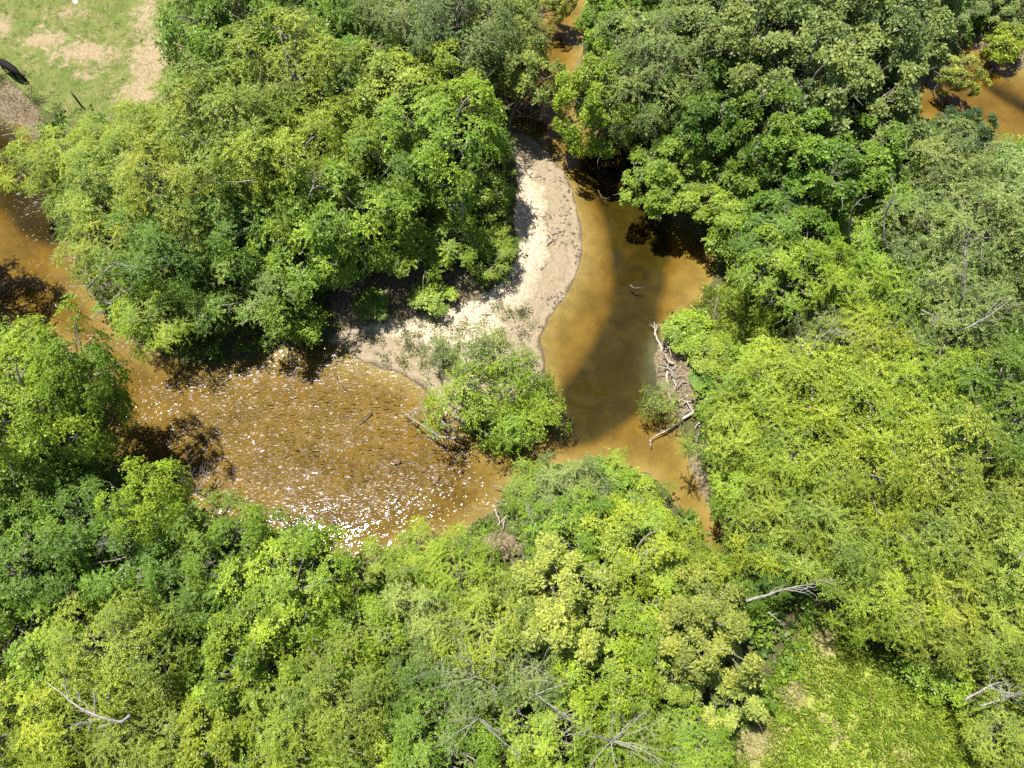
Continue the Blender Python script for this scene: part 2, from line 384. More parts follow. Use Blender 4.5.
def land_d(x, y):
    i = int(np.clip(np.searchsorted(gx, x), 1, nx - 1)); j = int(np.clip(np.searchsorted(gy, y), 1, ny - 1))
    return float(GD[j * nx + i])

# water: one closed body, surface at z = 0, its underside below the bed
wx = np.arange(-62, 62.1, .5); wy = np.arange(-14, 76.1, .5)
WX, WY = np.meshgrid(wx, wy); WP = np.stack([WX.ravel(), WY.ravel()], 1)
wd = water_dist(WP); wid = np.arange(len(WP)).reshape(len(wy), len(wx))
WF = np.stack([wid[:-1, :-1], wid[:-1, 1:], wid[1:, 1:], wid[1:, :-1]], -1).reshape(-1, 4)
WF = WF[wd[WF].max(1) > -1.0]
u, inv = np.unique(WF, return_inverse=True); WF = inv.reshape(-1, 4); n = len(u)
top = np.column_stack([WP[u], np.zeros(n)]); bot = np.column_stack([WP[u], np.full(n, -3.0)])
edges = np.concatenate([WF[:, [0, 1]], WF[:, [1, 2]], WF[:, [2, 3]], WF[:, [3, 0]]])
key = np.sort(edges, 1); _, i0, cnt = np.unique(key, axis=0, return_index=True, return_counts=True)
be = edges[i0[cnt == 1]]
side = np.stack([be[:, 1], be[:, 0], be[:, 0] + n, be[:, 1] + n], 1)
broad = sstep(-signed_dist(WP[u], ground_poly([(505, 520), (470, 440), (440, 395), (470, 340), (520, 200), (480, 60), (500, -200), (1400, -200), (1400, 600), (600, 640)])), -.6, 1.0)
dense = np.clip(blobs(WP[u], [(340, 524, 75, 24, 1), (415, 500, 55, 20, 1), (455, 486, 34, 18, 1), (300, 480, 40, 16, .6), (235, 440, 40, 16, .5), (35, 195, 40, 55, .9)], 0), 0, 1)
rf = (broad * (.95 - .15 * dense) + .5 * blobs(WP[u], [(585, 395, 28, 20, 1), (630, 275, 30, 30, .6)], 0))
core = 1.45 * np.clip(1.5 * blobs(WP[u], [(330, 436, 150, 66, 1)], 0), 0, 1) * (1 - .45 * dense)
fm_ = np.clip(blobs(WP[u], [(350, 528, 45, 18, 1), (415, 500, 40, 12, 1), (470, 490, 25, 12, .8), (35, 195, 30, 50, 1), (8, 122, 25, 15, 1), (95, 318, 25, 20, .5), (590, 395, 32, 28, .55), (632, 278, 45, 16, .5), (600, 360, 40, 50, .42)], 0), 0, 1)  # foam on the riffle; painted glint flecks on the left rapids and pool
tag(obj_np('river_water', np.concatenate([top, bot]), np.concatenate([WF, WF[:, ::-1] + n, side]), M_WATER, point_attrs={'riffle': np.concatenate([rf, rf]), 'foam_glint': np.concatenate([fm_, fm_]), 'core': np.concatenate([core, core])}), kind='structure')

# ------------------------------------------------------------------ foliage
def spray_proto(r, ntw, nl, rad, leaf, width, droop, flat):
    """leaves along twigs that fan out from one point; z is the spray's outward normal. returns (n,4,3)"""
    Q = []
    for k in range(ntw):
        a = 2 * np.pi * (k + r.uniform(-.35, .35)) / ntw; L = rad * r.uniform(.55, 1.0)
        d = np.array([np.cos(a), np.sin(a), 0]); up0 = r.uniform(-.1, .35)
        for i in range(nl):
            t = (i + .6) / nl
            p = d * L * t + np.array([0, 0, up0 * L * t - droop * L * t * t])
            s = 1 if i % 2 else -1
            b = a + s * r.uniform(.4, 1.1)
            ld = np.array([np.cos(b), np.sin(b), r.normal(-.15, flat)]); ld /= np.linalg.norm(ld)
            nn = np.array([r.normal(0, flat), r.normal(0, flat), 1.0]); sd_ = np.cross(nn, ld); sd_ /= np.linalg.norm(sd_)
            l = leaf * r.uniform(.65, 1.3); w = l * width * .5
            Q.append([p, p + ld * l * .5 + sd_ * w, p + ld * l, p + ld * l * .5 - sd_ * w])
    return np.array(Q)
def place_sprays(protos, C, Nrm, scale, r, tint_c):
    VV = []; TT = []
    for i in range(len(C)):
        q = protos[r.integers(len(protos))]
        nz = Nrm[i] / np.linalg.norm(Nrm[i]); ref = r.normal(size=3)
        xx = np.cross(ref, nz); xx /= np.linalg.norm(xx); yy = np.cross(nz, xx)
        M = np.stack([xx, yy, nz], 0) * scale[i]
        VV.append((q.reshape(-1, 3) @ M + C[i]).reshape(-1, 4, 3))
        TT.append(np.clip(tint_c[i] + r.normal(0, .14, len(q)), 0, 1))
    V = np.concatenate(VV); T = np.concatenate(TT)
    F = np.arange(len(V) * 4).reshape(-1, 4)
    return V.reshape(-1, 3), F, T

KIND = {  # leaf sprays and crown build per kind of tree, for a crown of radius 4 m
    'round':   dict(lobes=28, per=7, lobe_r=.29, tw=6, nl=11, rad=.98, leaf=.185, width=.60, droop=.22, flat=.30, zr=.85, lo=-.40),
    'feather': dict(lobes=34, per=7, lobe_r=.28, tw=5, nl=18, rad=1.35, leaf=.165, width=.46, droop=.30, flat=.34, zr=.90, lo=-.45),
    'shrub':   dict(lobes=16, per=6, lobe_r=.34, tw=6, nl=6, rad=1.7, leaf=.58, width=.55, droop=.25, flat=.4, zr=.85, lo=-.3),
    'willow':  dict(lobes=20, per=6, lobe_r=.34, tw=5, nl=14, rad=2.1, leaf=.46, width=.36, droop=.16, flat=.4, zr=.75, lo=-.3),
    'sparse':  dict(lobes=13, per=3, lobe_r=.36, tw=5, nl=13, rad=2.2, leaf=.42, width=.40, droop=.16, flat=.4, zr=.75, lo=-.3),
    'clump':   dict(lobes=30, per=9, lobe_r=.24, tw=7, nl=9, rad=.64, leaf=.23, width=.60, droop=.5, flat=.5, zr=.90, lo=-.35),
}
def crown_data(kind, seed, Rr=4.0, zc=6.0):
    k = KIND[kind]; r = np.random.default_rng(seed)
    protos = [spray_proto(r, k['tw'], k['nl'], k['rad'], k['leaf'], k['width'], k['droop'], k['flat']) for _ in range(5)]
    dirs = []
    while len(dirs) < k['lobes']:
        best = None; bd = -1
        for _ in range(12):
            v = r.normal(size=3); v /= np.linalg.norm(v)
            if v[2] < k['lo']: continue
            dd = min([np.linalg.norm(v - q) for q in dirs], default=9)
            if dd > bd: bd, best = dd, v
        if best is not None: dirs.append(best)
    C = []; Nn = []; T = []; lobes = []
    for v in dirs:
        rr = r.choice((.42, .62, .78, .92, 1.02)) * r.uniform(.9, 1.1)
        c = v * np.array([1, 1, k['zr']]) * Rr * rr; lr = k['lobe_r'] * Rr * r.uniform(.75, 1.25); lt = r.uniform(.3, .7); lobes.append(c)
        for _ in range(k['per']):
            w = r.normal(size=3) + .9 * v + np.array([0, 0, .5]); w /= np.linalg.norm(w)
            q = c + w * lr * r.uniform(.55, 1.05)
            C.append(q); Nn.append(.55 * w + .35 * v + np.array([0, 0, .75])); T.append(np.clip(lt + r.normal(0, .13), .05, .95))
    for _ in range(12):
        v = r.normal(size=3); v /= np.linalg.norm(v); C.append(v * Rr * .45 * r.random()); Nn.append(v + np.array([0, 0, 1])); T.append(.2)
    C = np.array(C) + np.array([0, 0, zc])
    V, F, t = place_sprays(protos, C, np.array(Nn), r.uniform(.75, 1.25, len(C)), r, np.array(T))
    T_ = Tubes(); rnd = random.Random(seed)
    T_.add(wiggle((0, 0, -.6), (r.normal(0, .2), r.normal(0, .2), zc + .8), 9, .12, rnd), np.linspace(.26, .10, 9), 8)
    for c in lobes:
        c = c + np.array([0, 0, zc]); z0 = min(zc, max(1.4, c[2] - np.hypot(c[0], c[1]) * .9))
        P = wiggle((0, 0, z0), c, 7, .3, rnd); T_.add(P, np.linspace(.11, .035, 7), 5)
        for j in range(3):
            q = P[rnd.randint(3, 6)]; e = q + (C[rnd.randrange(len(C))] - q) * .0 + np.array([rnd.gauss(0, .9), rnd.gauss(0, .9), rnd.uniform(0, .9)]) + (c - np.array([0, 0, zc])) * .18
            T_.add(wiggle(q, e, 5, .3, rnd), np.linspace(.035, .012, 5), 4)
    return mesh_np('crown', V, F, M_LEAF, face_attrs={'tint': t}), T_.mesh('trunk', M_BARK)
VARIANTS = {k: [crown_data(k, 100 * i + s) for s in range(5)] for i, k in enumerate(KIND)}
TNAME = {'round': 'broadleaf_tree', 'feather': 'feathery_tree', 'clump': 'oak_tree', 'shrub': 'shrub', 'willow': 'willow_bush', 'sparse': 'sparse_tree'}
HUE = {'y': (.220, .275, .026), 'g': (.112, .182, .020), 'd': (.160, .205, .060), 'p': (.240, .280, .062), 'b': (.096, .172, .024), 'k': (.048, .090, .026),
       'v': (.184, .260, .023), 'o': (.204, .250, .034)}
used_labels = {}
def empty(name, loc):
    o = bpy.data.objects.new(name, None); o.location = loc; o.empty_display_size = .5; return link(o)
def tree(px, py, rpx, kind, hue, label, group, hz=1.0, cat='tree', name=None):
    """crown centre seen at (px, py); the base is kept on the bank and the trunk leans out to the crown if it has to"""
    rnd = random.Random(hash((px, py)) & 0xffff)
    k0 = ppm(px, py, 5); rad = rpx / k0 * rnd.uniform(.88, 1.12); s = rad / 3.6
    hz = hz * .86; zc = 6.0 * s * hz + .8
    c = at(px, py, zc); base = np.array([c[0], c[1]])
    for _ in range(40):
        if land_d(*base) > .5: break
        g = np.array([land_d(base[0] + .6, base[1]) - land_d(base[0] - .6, base[1]), land_d(base[0], base[1] + .6) - land_d(base[0], base[1] - .6)])
        base = base + .35 * g / (np.linalg.norm(g) + 1e-6)
    bz = ground_z(*base)
    root = empty(name or TNAME[kind], (base[0], base[1], bz))
    lean = Vector((c[0] - base[0], c[1] - base[1], zc - bz))
    root.rotation_mode = 'QUATERNION'
    q = Vector((0, 0, 1)).rotation_difference(lean.normalized())
    from mathutils import Quaternion
    root.rotation_quaternion = q @ Quaternion((0, 0, 1), rnd.uniform(0, 6.28))
    root.scale = (s, s, min(lean.length / 6.0, s * 2.4))
    cm, tm = VARIANTS[kind][rnd.randrange(5)]
    cr = link(bpy.data.objects.new('crown', cm), root); tr = link(bpy.data.objects.new('trunk', tm), root)
    h = HUE[hue]; j = rnd.uniform(.86, 1.14); j2 = rnd.uniform(.92, 1.08)
    cr.color = (h[0] * j * j2, h[1] * j, h[2] * j / j2, 1)
    tag(root, label, cat, group)
    used_labels.setdefault(label, []).append(root)
    return root

# ------------------------------------------------------------------ the trees: crown centre, crown radius, kind, hue, label
G1 = 'trees between the pasture and the sand bar'; G2 = 'trees along the upper creek and the green pool'; G3 = 'dusky oaks by the orange creek bend'
G4 = 'trees on the right bank'; G5 = 'trees on the wooded tip below the sand bar'; G6 = 'trees on the lower bank'; G7 = 'dark trees on the lower left bank'
TREES = [
 # between pasture and sand bar
 (42, 165, 28, 'feather', 'y', 'pale feathery tree leaning over the grey rapids at the pasture corner', G1, 1.0),
 (90, 160, 33, 'feather', 'y', 'yellow-green feathery tree just below the fence post in the pasture', G1, 1.1),
 (136, 152, 36, 'feather', 'y', 'yellow-green feathery tree below the bare dirt at the pasture edge', G1, 1.2),
 (84, 208, 32, 'feather', 'o', 'feathery tree overhanging the left arm just below the grey rapids', G1, 1.1),
 (126, 190, 44, 'feather', 'o', 'olive feathery tree behind the two that overhang the grey rapids', G1, 1.3),
 (108, 258, 38, 'feather', 'o', 'feathery tree with grey bare limbs reaching over the orange left arm', G1, 1.1),
 (165, 252, 46, 'feather', 'g', 'fuller green tree beside the one with grey bare limbs over the river', G1, 1.3),
 (158, 308, 38, 'feather', 'v', 'low green tree hanging over the water opposite the lower left bank', G1, .9),
 (187, 200, 46, 'feather', 'o', 'olive feathery tree crossed by a level pale dead limb', G1, 1.4),
 (184, 136, 42, 'feather', 'y', 'yellow-green tree at the pasture edge beside the dark shaded tree', G1, 1.2),
 (238, 148, 50, 'feather', 'o', 'wide olive crown right of the tree with the level dead limb', G1, 1.4),
 (228, 98, 42, 'feather', 'y', 'yellow-green tree standing just under the dark shaded tree by the pasture', G1, 1.2),
 (222, 26, 42, 'round', 'g', 'big green tree with a black shaded foot at the right of the pasture', G1, 1.6),
 (250, 48, 44, 'round', 'g', 'green tree right of the big black-shaded tree beside the pasture', G1, 1.5),
 (303, 28, 44, 'clump', 'b', 'bluish green tree at the upper edge, third along from the pasture', G1, 1.4),
 (292, 98, 50, 'feather', 'o', 'olive feathery tree with fine twigs above the forked white dead branch', G1, 1.4),
 (345, 82, 44, 'feather', 'g', 'green feathery tree right of the fine-twigged olive one', G1, 1.4),
 (283, 172, 48, 'feather', 'y', 'feathery crown with the forked white dead branch lying across it', G1, 1.4),
 (335, 150, 44, 'feather', 'y', 'yellow-green crown right of the forked white dead branch', G1, 1.4),
 (240, 232, 44, 'round', 'b', 'bluish broadleaf tree in the middle of the left wood', G1, 1.4),
 (215, 292, 42, 'round', 'g', 'deep green tree overhanging the dark shadow on the left arm', G1, .85),
 (265, 282, 42, 'round', 'g', 'deep green tree second along the bank towards the sand bar', G1, .85),
 (305, 236, 44, 'round', 'v', 'rounded mid-green tree behind the bank trees left of the sand bar', G1, 1.1),
 (300, 322, 17, 'shrub', 'v', 'small bright tree at the water where the sand bar begins', G1, .8),
 (355, 206, 46, 'round', 'v', 'bright broadleaf tree in the centre of the wood left of the sand bar', G1, 1.25),
 (335, 256, 34, 'round', 'b', 'dark bluish tree shading the bank behind the sand bar tip', G1, .75),
 (398, 180, 46, 'round', 'g', 'broad green tree left of the standing white snag', G1, 1.5),
 (390, 112, 46, 'round', 'o', 'olive broadleaf tree above the broad green tree by the snag', G1, 1.4),
 (400, 242, 36, 'round', 'v', 'green tree whose skirt hangs above the weedy end of the sand bar', G1, .8),
 (440, 150, 44, 'round', 'v', 'bright rounded tree just above the standing white snag', G1, 1.4),
 (450, 92, 42, 'clump', 'o', 'olive clumpy tree left of the deep shade at the creek narrows', G1, 1.4),
 (443, 236, 36, 'round', 'v', 'bright tree just below the standing white snag', G1, .8),
 (484, 188, 28, 'round', 'v', 'bright tree throwing leafy shadows on the white sand', G1, .75),
 (490, 250, 24, 'round', 'v', 'bright low tree at the inner curve of the white sand', G1, .7),
 (432, 296, 17, 'shrub', 'v', 'green shrub alone on the brown earth above the weedy sand', G1, .6),
 (372, 304, 13, 'shrub', 'g', 'small dark shrub on the shaded earth behind the sand bar tip', G1, .6),
 (400, 44, 40, 'feather', 'd', 'grey-green tree with slanting dead stems left of the creek narrows', G1, 1.4),
 (452, 32, 42, 'feather', 'd', 'pale grey-green tree with bare grey trunks at the upper edge', G1, 1.4),
 (504, 40, 36, 'feather', 'p', 'pale tree left of the narrow orange strip of the upper creek', G1, 1.2),
 (524, 78, 36, 'clump', 'p', 'pale clumpy tree overhanging the shaded water at the creek narrows', G1, 1.0),
 (352, 22, 38, 'feather', 'g', 'green feathery tree at the upper edge left of the slanting dead stems', G1, 1.4),
 (482, 140, 26, 'round', 'g', 'small green tree at the upstream end of the sand bar', G1, .9),
 (556, 4, 18, 'clump', 'p', 'small pale tree at the upper edge closing the view up the creek', G1, 1.0),
 # upper creek and green pool
 (622, 30, 38, 'clump', 'v', 'bright tree right of the narrow orange strip of the upper creek', G2, 1.2),
 (600, 108, 36, 'clump', 'v', 'bright tree hanging over the head of the green pool', G2, 1.0),
 (652, 72, 42, 'feather', 'd', 'grey twiggy tree right of the tree at the head of the pool', G2, 1.3),
 (665, 20, 38, 'clump', 'g', 'green tree at the upper edge left of the dusky oaks', G2, 1.3),
 (702, 112, 44, 'clump', 'g', 'green tree between the grey twiggy tree and the dusky oaks', G2, 1.3),
 (668, 176, 40, 'clump', 'v', 'big bright rounded tree bulging over the right side of the green pool', G2, .7),
 (718, 190, 38, 'clump', 'v', 'mid-green tree right of the one bulging over the pool', G2, .75),
 (745, 205, 36, 'round', 'v', 'bright low tree second to the right of the one bulging over the pool', G2, 1.1),
 (736, 244, 24, 'shrub', 'v', 'bright low tree on the bank above the little right-hand beach', G2, .8),
 (765, 148, 44, 'clump', 'g', 'dark-shaded green tree below the dusky oaks', G2, 1.3),
 (818, 165, 42, 'clump', 'g', 'green tree with grey dead twigs hanging on its near side', G2, 1.3),
 (900, 158, 34, 'round', 'v', 'bright tree left of the dark evergreen at the orange creek bend', G2, 1.1),
 (862, 176, 40, 'clump', 'g', 'green tree above the two wavy white snags', G2, 1.2),
 (960, 130, 25, 'clump', 'k', 'dark evergreen tree standing beside the orange creek bend', G2, 1.0),
 (890, 228, 44, 'round', 'v', 'bright tree the taller wavy white snag stands in', G2, .9),
 (842, 225, 42, 'round', 'v', 'bright tree the shorter wavy white snag stands in', G2, .9),
 (788, 232, 42, 'round', 'g', 'green tree left of the two wavy white snags', G2, 1.2),
 (788, 270, 40, 'round', 'v', 'big bright tree with a black shaded side above the small grass patch', G2, 1.3),
 # oaks
 (702, 22, 38, 'clump', 'd', 'smaller dusky oak at the left end of the oaks', G3, 1.4),
 (735, 62, 48, 'clump', 'd', 'large dusky oak, the leftmost of the big oaks', G3, 1.5),
 (785, 30, 48, 'clump', 'd', 'dusky oak at the upper edge behind the oak with the white dead limb', G3, 1.5),
 (800, 96, 48, 'clump', 'd', 'dusky oak left of the dark hollow with the white dead limb', G3, 1.4),
 (850, 42, 46, 'clump', 'd', 'dusky oak with a forked white dead limb below it', G3, 1.5),
 (896, 30, 42, 'clump', 'd', 'dusky oak at the upper edge right of the forked white dead limb', G3, 1.3),
 (862, 112, 42, 'clump', 'd', 'dusky oak below the forked white dead limb', G3, 1.3),
 (878, 80, 28, 'clump', 'd', 'dusky oak at the left end of the orange creek bend', G3, 1.2),
 (958, 74, 18, 'clump', 'p', 'pale oak bough leaning over the orange creek bend', G3, .9),
 (942, 8, 30, 'clump', 'd', 'dusky oak above the far bank of the orange creek bend', G3, 1.1),
 (1004, 4, 24, 'clump', 'd', 'dusky oak in the upper right corner', G3, .8),
 (1004, 42, 13, 'shrub', 'y', 'yellow shrub on the far bank of the orange creek bend', G3, .6),
 # right bank
 (945, 186, 44, 'feather', 'd', 'pale dusky tree below the dark evergreen by the creek bend', G4, 1.3),
 (1006, 208, 44, 'feather', 'd', 'pale dusky tree below the near bank of the orange creek bend', G4, 1.3),
 (1014, 262, 46, 'feather', 'd', 'pale dusky tree at the right edge above the bare-limbed one', G4, 1.3),
 (950, 252, 48, 'feather', 'd', 'dusky tree right of the taller wavy white snag', G4, 1.3),
 (832, 288, 42, 'feather', 'v', 'green tree under the shorter wavy white snag', G4, 1.2),
 (892, 302, 44, 'feather', 'v', 'green tree under the taller wavy white snag', G4, 1.2),
 (960, 322, 46, 'feather', 'd', 'dusky tree with spreading bare grey limbs near the right edge', G4, 1.3),
 (1014, 345, 44, 'feather', 'g', 'green tree at the right edge below the bare-limbed one', G4, 1.2),
 (822, 342, 34, 'feather', 'd', 'thin tree with a mass of grey dead twigs on the right bank', G4, 1.2),
 (872, 352, 40, 'feather', 'y', 'yellow-green tree right of the mass of grey dead twigs', G4, 1.2),
 (772, 388, 40, 'feather', 'y', 'yellow-green tree behind the tangle of driftwood roots', G4, 1.2),
 (738, 436, 37, 'feather', 'y', 'yellow-green tree on the bank below the tangle of roots', G4, 1.1),
 (802, 392, 48, 'feather', 'y', 'yellow tree second back from the tangle of driftwood roots', G4, 1.3),
 (790, 452, 48, 'feather', 'y', 'yellow-green tree behind the bank tree below the roots', G4, 1.3),
 (860, 412, 48, 'feather', 'y', 'yellow-green tree below and right of the mass of grey dead twigs', G4, 1.3),
 (850, 472, 48, 'feather', 'y', 'yellow-green tree in the centre of the right-hand wood', G4, 1.3),
 (930, 392, 44, 'feather', 'v', 'green tree below the spreading bare grey limbs', G4, 1.3),
 (924, 452, 48, 'feather', 'o', 'olive tree right of the centre of the right-hand wood', G4, 1.3),
 (986, 420, 48, 'feather', 'g', 'deeper green tree near the right edge, halfway down', G4, 1.3),
 (992, 492, 46, 'feather', 'o', 'olive tree near the right edge below the deeper green one', G4, 1.3),
 (748, 496, 31, 'round', 'v', 'bright tree on the bank where the river narrows to its dark end', G4, 1.1),
 (776, 520, 38, 'feather', 'y', 'yellow-green tree behind the bright tree at the dark end of the river', G4, 1.2),
 (825, 532, 44, 'feather', 'o', 'olive tree above and right of the fallen white trunk', G4, 1.3),
 (884, 530, 44, 'feather', 'o', 'olive tree above the shaded edge of the grassy clearing', G4, 1.3),
 (945, 532, 46, 'feather', 'o', 'olive tree on the right bank two trees above the clearing', G4, 1.3),
 (1008, 562, 44, 'feather', 'o', 'olive tree at the right edge above the pile of white dead wood', G4, 1.3),
 (762, 560, 38, 'feather', 'g', 'green tree under the fallen white trunk', G4, 1.0),
 (872, 588, 44, 'feather', 'y', 'yellow-green tree casting the dark shade on the grassy clearing', G4, 1.3),
 (934, 612, 44, 'feather', 'o', 'olive tree right of the one shading the grassy clearing', G4, 1.2),
 (994, 630, 44, 'feather', 'o', 'olive tree just above the pile of white dead wood', G4, 1.2),
 (1014, 735, 32, 'feather', 'o', 'olive tree in the lower right corner below the white dead wood', G4, 1.0),
 (940, 672, 26, 'shrub', 'v', 'bright green shrub at the right edge of the grassy clearing', G4, .8),
 (690, 334, 20, 'shrub', 'v', 'bright round bush on the bank above the tangle of roots', G4, .6),
 (712, 352, 18, 'shrub', 'v', 'bright bush just behind the round bush above the roots', G4, .6),
 (660, 402, 17, 'sparse', 'p', 'small pale willow bush leaning out over the green pool', G4, .6),
 (702, 378, 12, 'shrub', 'b', 'small bluish bush between the roots and the yellow-green trees', G4, .5),
 # wooded tip
 (522, 380, 25, 'sparse', 'v', 'green tree on the wooded tip beside the orange shallows', G5, 1.0),
 (482, 350, 27, 'sparse', 'd', 'thin grey-green tree spreading over the lower sand', G5, .9),
 (470, 405, 29, 'sparse', 'v', 'twiggy tree on the wooded tip with dead limbs over the riffle', G5, .9),
 (512, 426, 26, 'sparse', 'v', 'bright tree at the lower end of the wooded tip', G5, .9),
 (546, 414, 20, 'sparse', 'v', 'bough of a small tree hanging over the green pool from the tip', G5, .8),
 (440, 352, 15, 'sparse', 'd', 'sparse grey-green bush on the sand left of the wooded tip', G5, .6),
 # lower bank
 (536, 488, 26, 'feather', 'v', 'feathery tree on the lower bank facing the wooded tip', G6, .8),
 (608, 486, 24, 'willow', 'v', 'small green tree between the grey-green one and the small bright yellow one', G6, .8),
 (656, 530, 22, 'willow', 'v', 'small green tree just right of the small bright yellow tree', G6, .8),
 (572, 492, 32, 'feather', 'd', 'grey-green tree on the lower bank at the foot of the green pool', G6, 1.0),
 (638, 502, 20, 'shrub', 'y', 'small bright yellow tree at the foot of the green pool', G6, .8),
 (575, 535, 42, 'round', 'v', 'broad bright tree right of the leaning white trunk', G6, 1.2),
 (626, 552, 42, 'round', 'y', 'yellow-green tree below the small bright yellow tree', G6, 1.2),
 (684, 574, 36, 'feather', 'y', 'yellow-green tree left of the fallen white trunk, by the river end', G6, 1.1),
 (556, 605, 48, 'clump', 'p', 'pale round-topped tree in the middle of the lower wood', G6, 1.4),
 (640, 612, 42, 'round', 'v', 'green tree between the two pale round-topped trees', G6, 1.2),
 (704, 625, 50, 'clump', 'p', 'pale round-topped tree below the fallen white trunk', G6, 1.4),
 (655, 668, 38, 'clump', 'o', 'olive tree below the tree between the two pale round-topped ones', G6, 1.2),
 (728, 680, 34, 'clump', 'p', 'pale clumpy tree at the left edge of the grassy clearing', G6, 1.1),
 (600, 668, 42, 'round', 'v', 'green tree above the starry white dead tree', G6, 1.2),
 (540, 660, 38, 'feather', 'd', 'grey twiggy tree under the bare forked dead tree', G6, 1.1),
 (632, 745, 40, 'feather', 'v', 'green tree under the starry white dead tree', G6, 1.0),
 (692, 748, 32, 'feather', 'v', 'green tree at the lower edge beside the grassy clearing', G6, .9),
 (548, 738, 42, 'round', 'y', 'bright yellow tree at the lower edge left of the starry dead tree', G6, 1.1),
 (466, 572, 42, 'feather', 'v', 'feathery tree below the brown earth patch on the lower bank', G6, 1.2),
 (418, 562, 34, 'feather', 'v', 'low bright tree at the water below the sparkling riffle', G6, .8),
 (482, 622, 42, 'feather', 'o', 'olive feathery tree above the tangle of curved dead branches', G6, 1.2),
 (420, 622, 42, 'feather', 'p', 'pale feathery tree left of the tangle of curved dead branches', G6, 1.2),
 (462, 682, 40, 'feather', 'd', 'grey-green tree carrying the tangle of curved dead branches', G6, 1.2),
 (400, 690, 42, 'round', 'g', 'green tree left of the tangle of curved dead branches', G6, 1.2),
 (438, 750, 42, 'round', 'g', 'green tree at the lower edge below the curved dead branches', G6, 1.2),
 (375, 575, 28, 'round', 'v', 'small bright tree at the lower end of the sparkling riffle', G6, .8),
 (358, 632, 44, 'round', 'v', 'rounded tree left of the pale feathery one', G6, 1.3),
 (340, 700, 46, 'feather', 'o', 'olive feathery tree at the lower edge of the wood, left of centre', G6, 1.3),
 (360, 760, 40, 'round', 'y', 'bright yellow-green tree at the lower edge, left of centre', G6, 1.2),
 (290, 592, 46, 'round', 'v', 'rounded bright tree below the dark bank trees', G6, 1.3),
 (268, 655, 46, 'clump', 'y', 'yellow clumpy tree right of the tree with the curved white limb', G6, 1.4),
 (282, 728, 46, 'feather', 'y', 'yellow-green feathery tree at the lower edge below the yellow clumpy one', G6, 1.2),
 (222, 745, 44, 'clump', 'y', 'yellow clumpy tree at the lower edge right of the curved white limb', G6, 1.2),
 (215, 690, 40, 'clump', 'v', 'green clumpy tree just right of the curved white limb', G6, 1.2),
 (120, 655, 54, 'feather', 'o', 'wide pale feathery tree with the curved white limb across it', G6, 1.4),
 (150, 738, 46, 'feather', 'o', 'feathery tree at the lower edge below the curved white limb', G6, 1.2),
 (48, 725, 50, 'feather', 'y', 'yellow-green feathery tree in the lower left corner', G6, 1.3),
 # dark trees of the lower left
 (40, 650, 44, 'round', 'v', 'bright tree at the left edge above the corner tree', G7, 1.2),
 (232, 602, 40, 'round', 'g', 'dark green tree left of the rounded bright tree', G7, 1.2),
 (282, 560, 36, 'round', 'g', 'dark green tree at the bank below the bare pinkish shrub', G7, 1.1),
 (225, 546, 38, 'round', 'g', 'dark green tree just below the bare pinkish shrub', G7, 1.5),
 (156, 506, 37, 'round', 'v', 'lit tree left of the bare pinkish shrub on the bank', G7, 2.0),
 (135, 555, 44, 'round', 'g', 'deep green tree second from the bank behind the lit tree', G7, 1.3),
 (178, 600, 38, 'feather', 'g', 'green feathery tree above the wide one with the white limb', G7, 1.2),
 (32, 565, 46, 'round', 'g', 'dark green tree at the left edge, lowest of the dark ones', G7, 1.4),
 (84, 520, 42, 'round', 'g', 'dark green tree left of the lit tree by the pinkish shrub', G7, 1.4),
 (22, 485, 46, 'round', 'g', 'dark green tree at the left edge behind the big bank tree', G7, 1.4),
 (40, 425, 44, 'round', 'v', 'tree at the left edge just below the big one over the orange shallows', G7, 1.7),
 (82, 388, 38, 'round', 'v', 'big bank tree jutting furthest over the orange shallows', G7, 2.2),
 (24, 362, 38, 'round', 'v', 'tree at the left edge beside the tree shadow on the river', G7, 1.2),
 (66, 452, 34, 'round', 'g', 'shaded tree just below the one jutting over the orange shallows', G7, 1.5),
]
for t in TREES: tree(*t)
# trees at the very rim of the view, which reach in with their edges or their shadows
for px, py, r_, kd, hu in ((-92, 235, 46, 'round', 'g'), (-40, 400, 46, 'round', 'g'), (-42, 520, 46, 'round', 'g'), (-40, 620, 46, 'round', 'v'), (-45, 710, 46, 'feather', 'o'),
                           (60, 800, 46, 'feather', 'y'), (160, 808, 46, 'feather', 'o'), (260, 810, 44, 'round', 'y'), (350, 820, 42, 'round', 'v'), (450, 825, 44, 'round', 'g'), (545, 815, 42, 'feather', 'v'), (630, 820, 40, 'feather', 'v'),
                           (1068, 200, 46, 'feather', 'd'), (1070, 300, 46, 'feather', 'd'), (1070, 400, 46, 'feather', 'g'), (1070, 500, 46, 'feather', 'o'), (1066, 600, 46, 'feather', 'o'), (1064, 700, 44, 'feather', 'o'),
                           (240, -25, 44, 'round', 'g'), (320, -30, 44, 'clump', 'b'), (400, -30, 42, 'feather', 'd'), (480, -30, 40, 'feather', 'd'), (640, -30, 42, 'clump', 'g'), (740, -30, 44, 'clump', 'd'), (830, -30, 44, 'clump', 'd'), (920, -32, 44, 'clump', 'd')):
    tree(px, py, r_, kd, hu, 'tree at the very rim of the view with only its edge showing', 'trees at the rim of the view', 1.3)

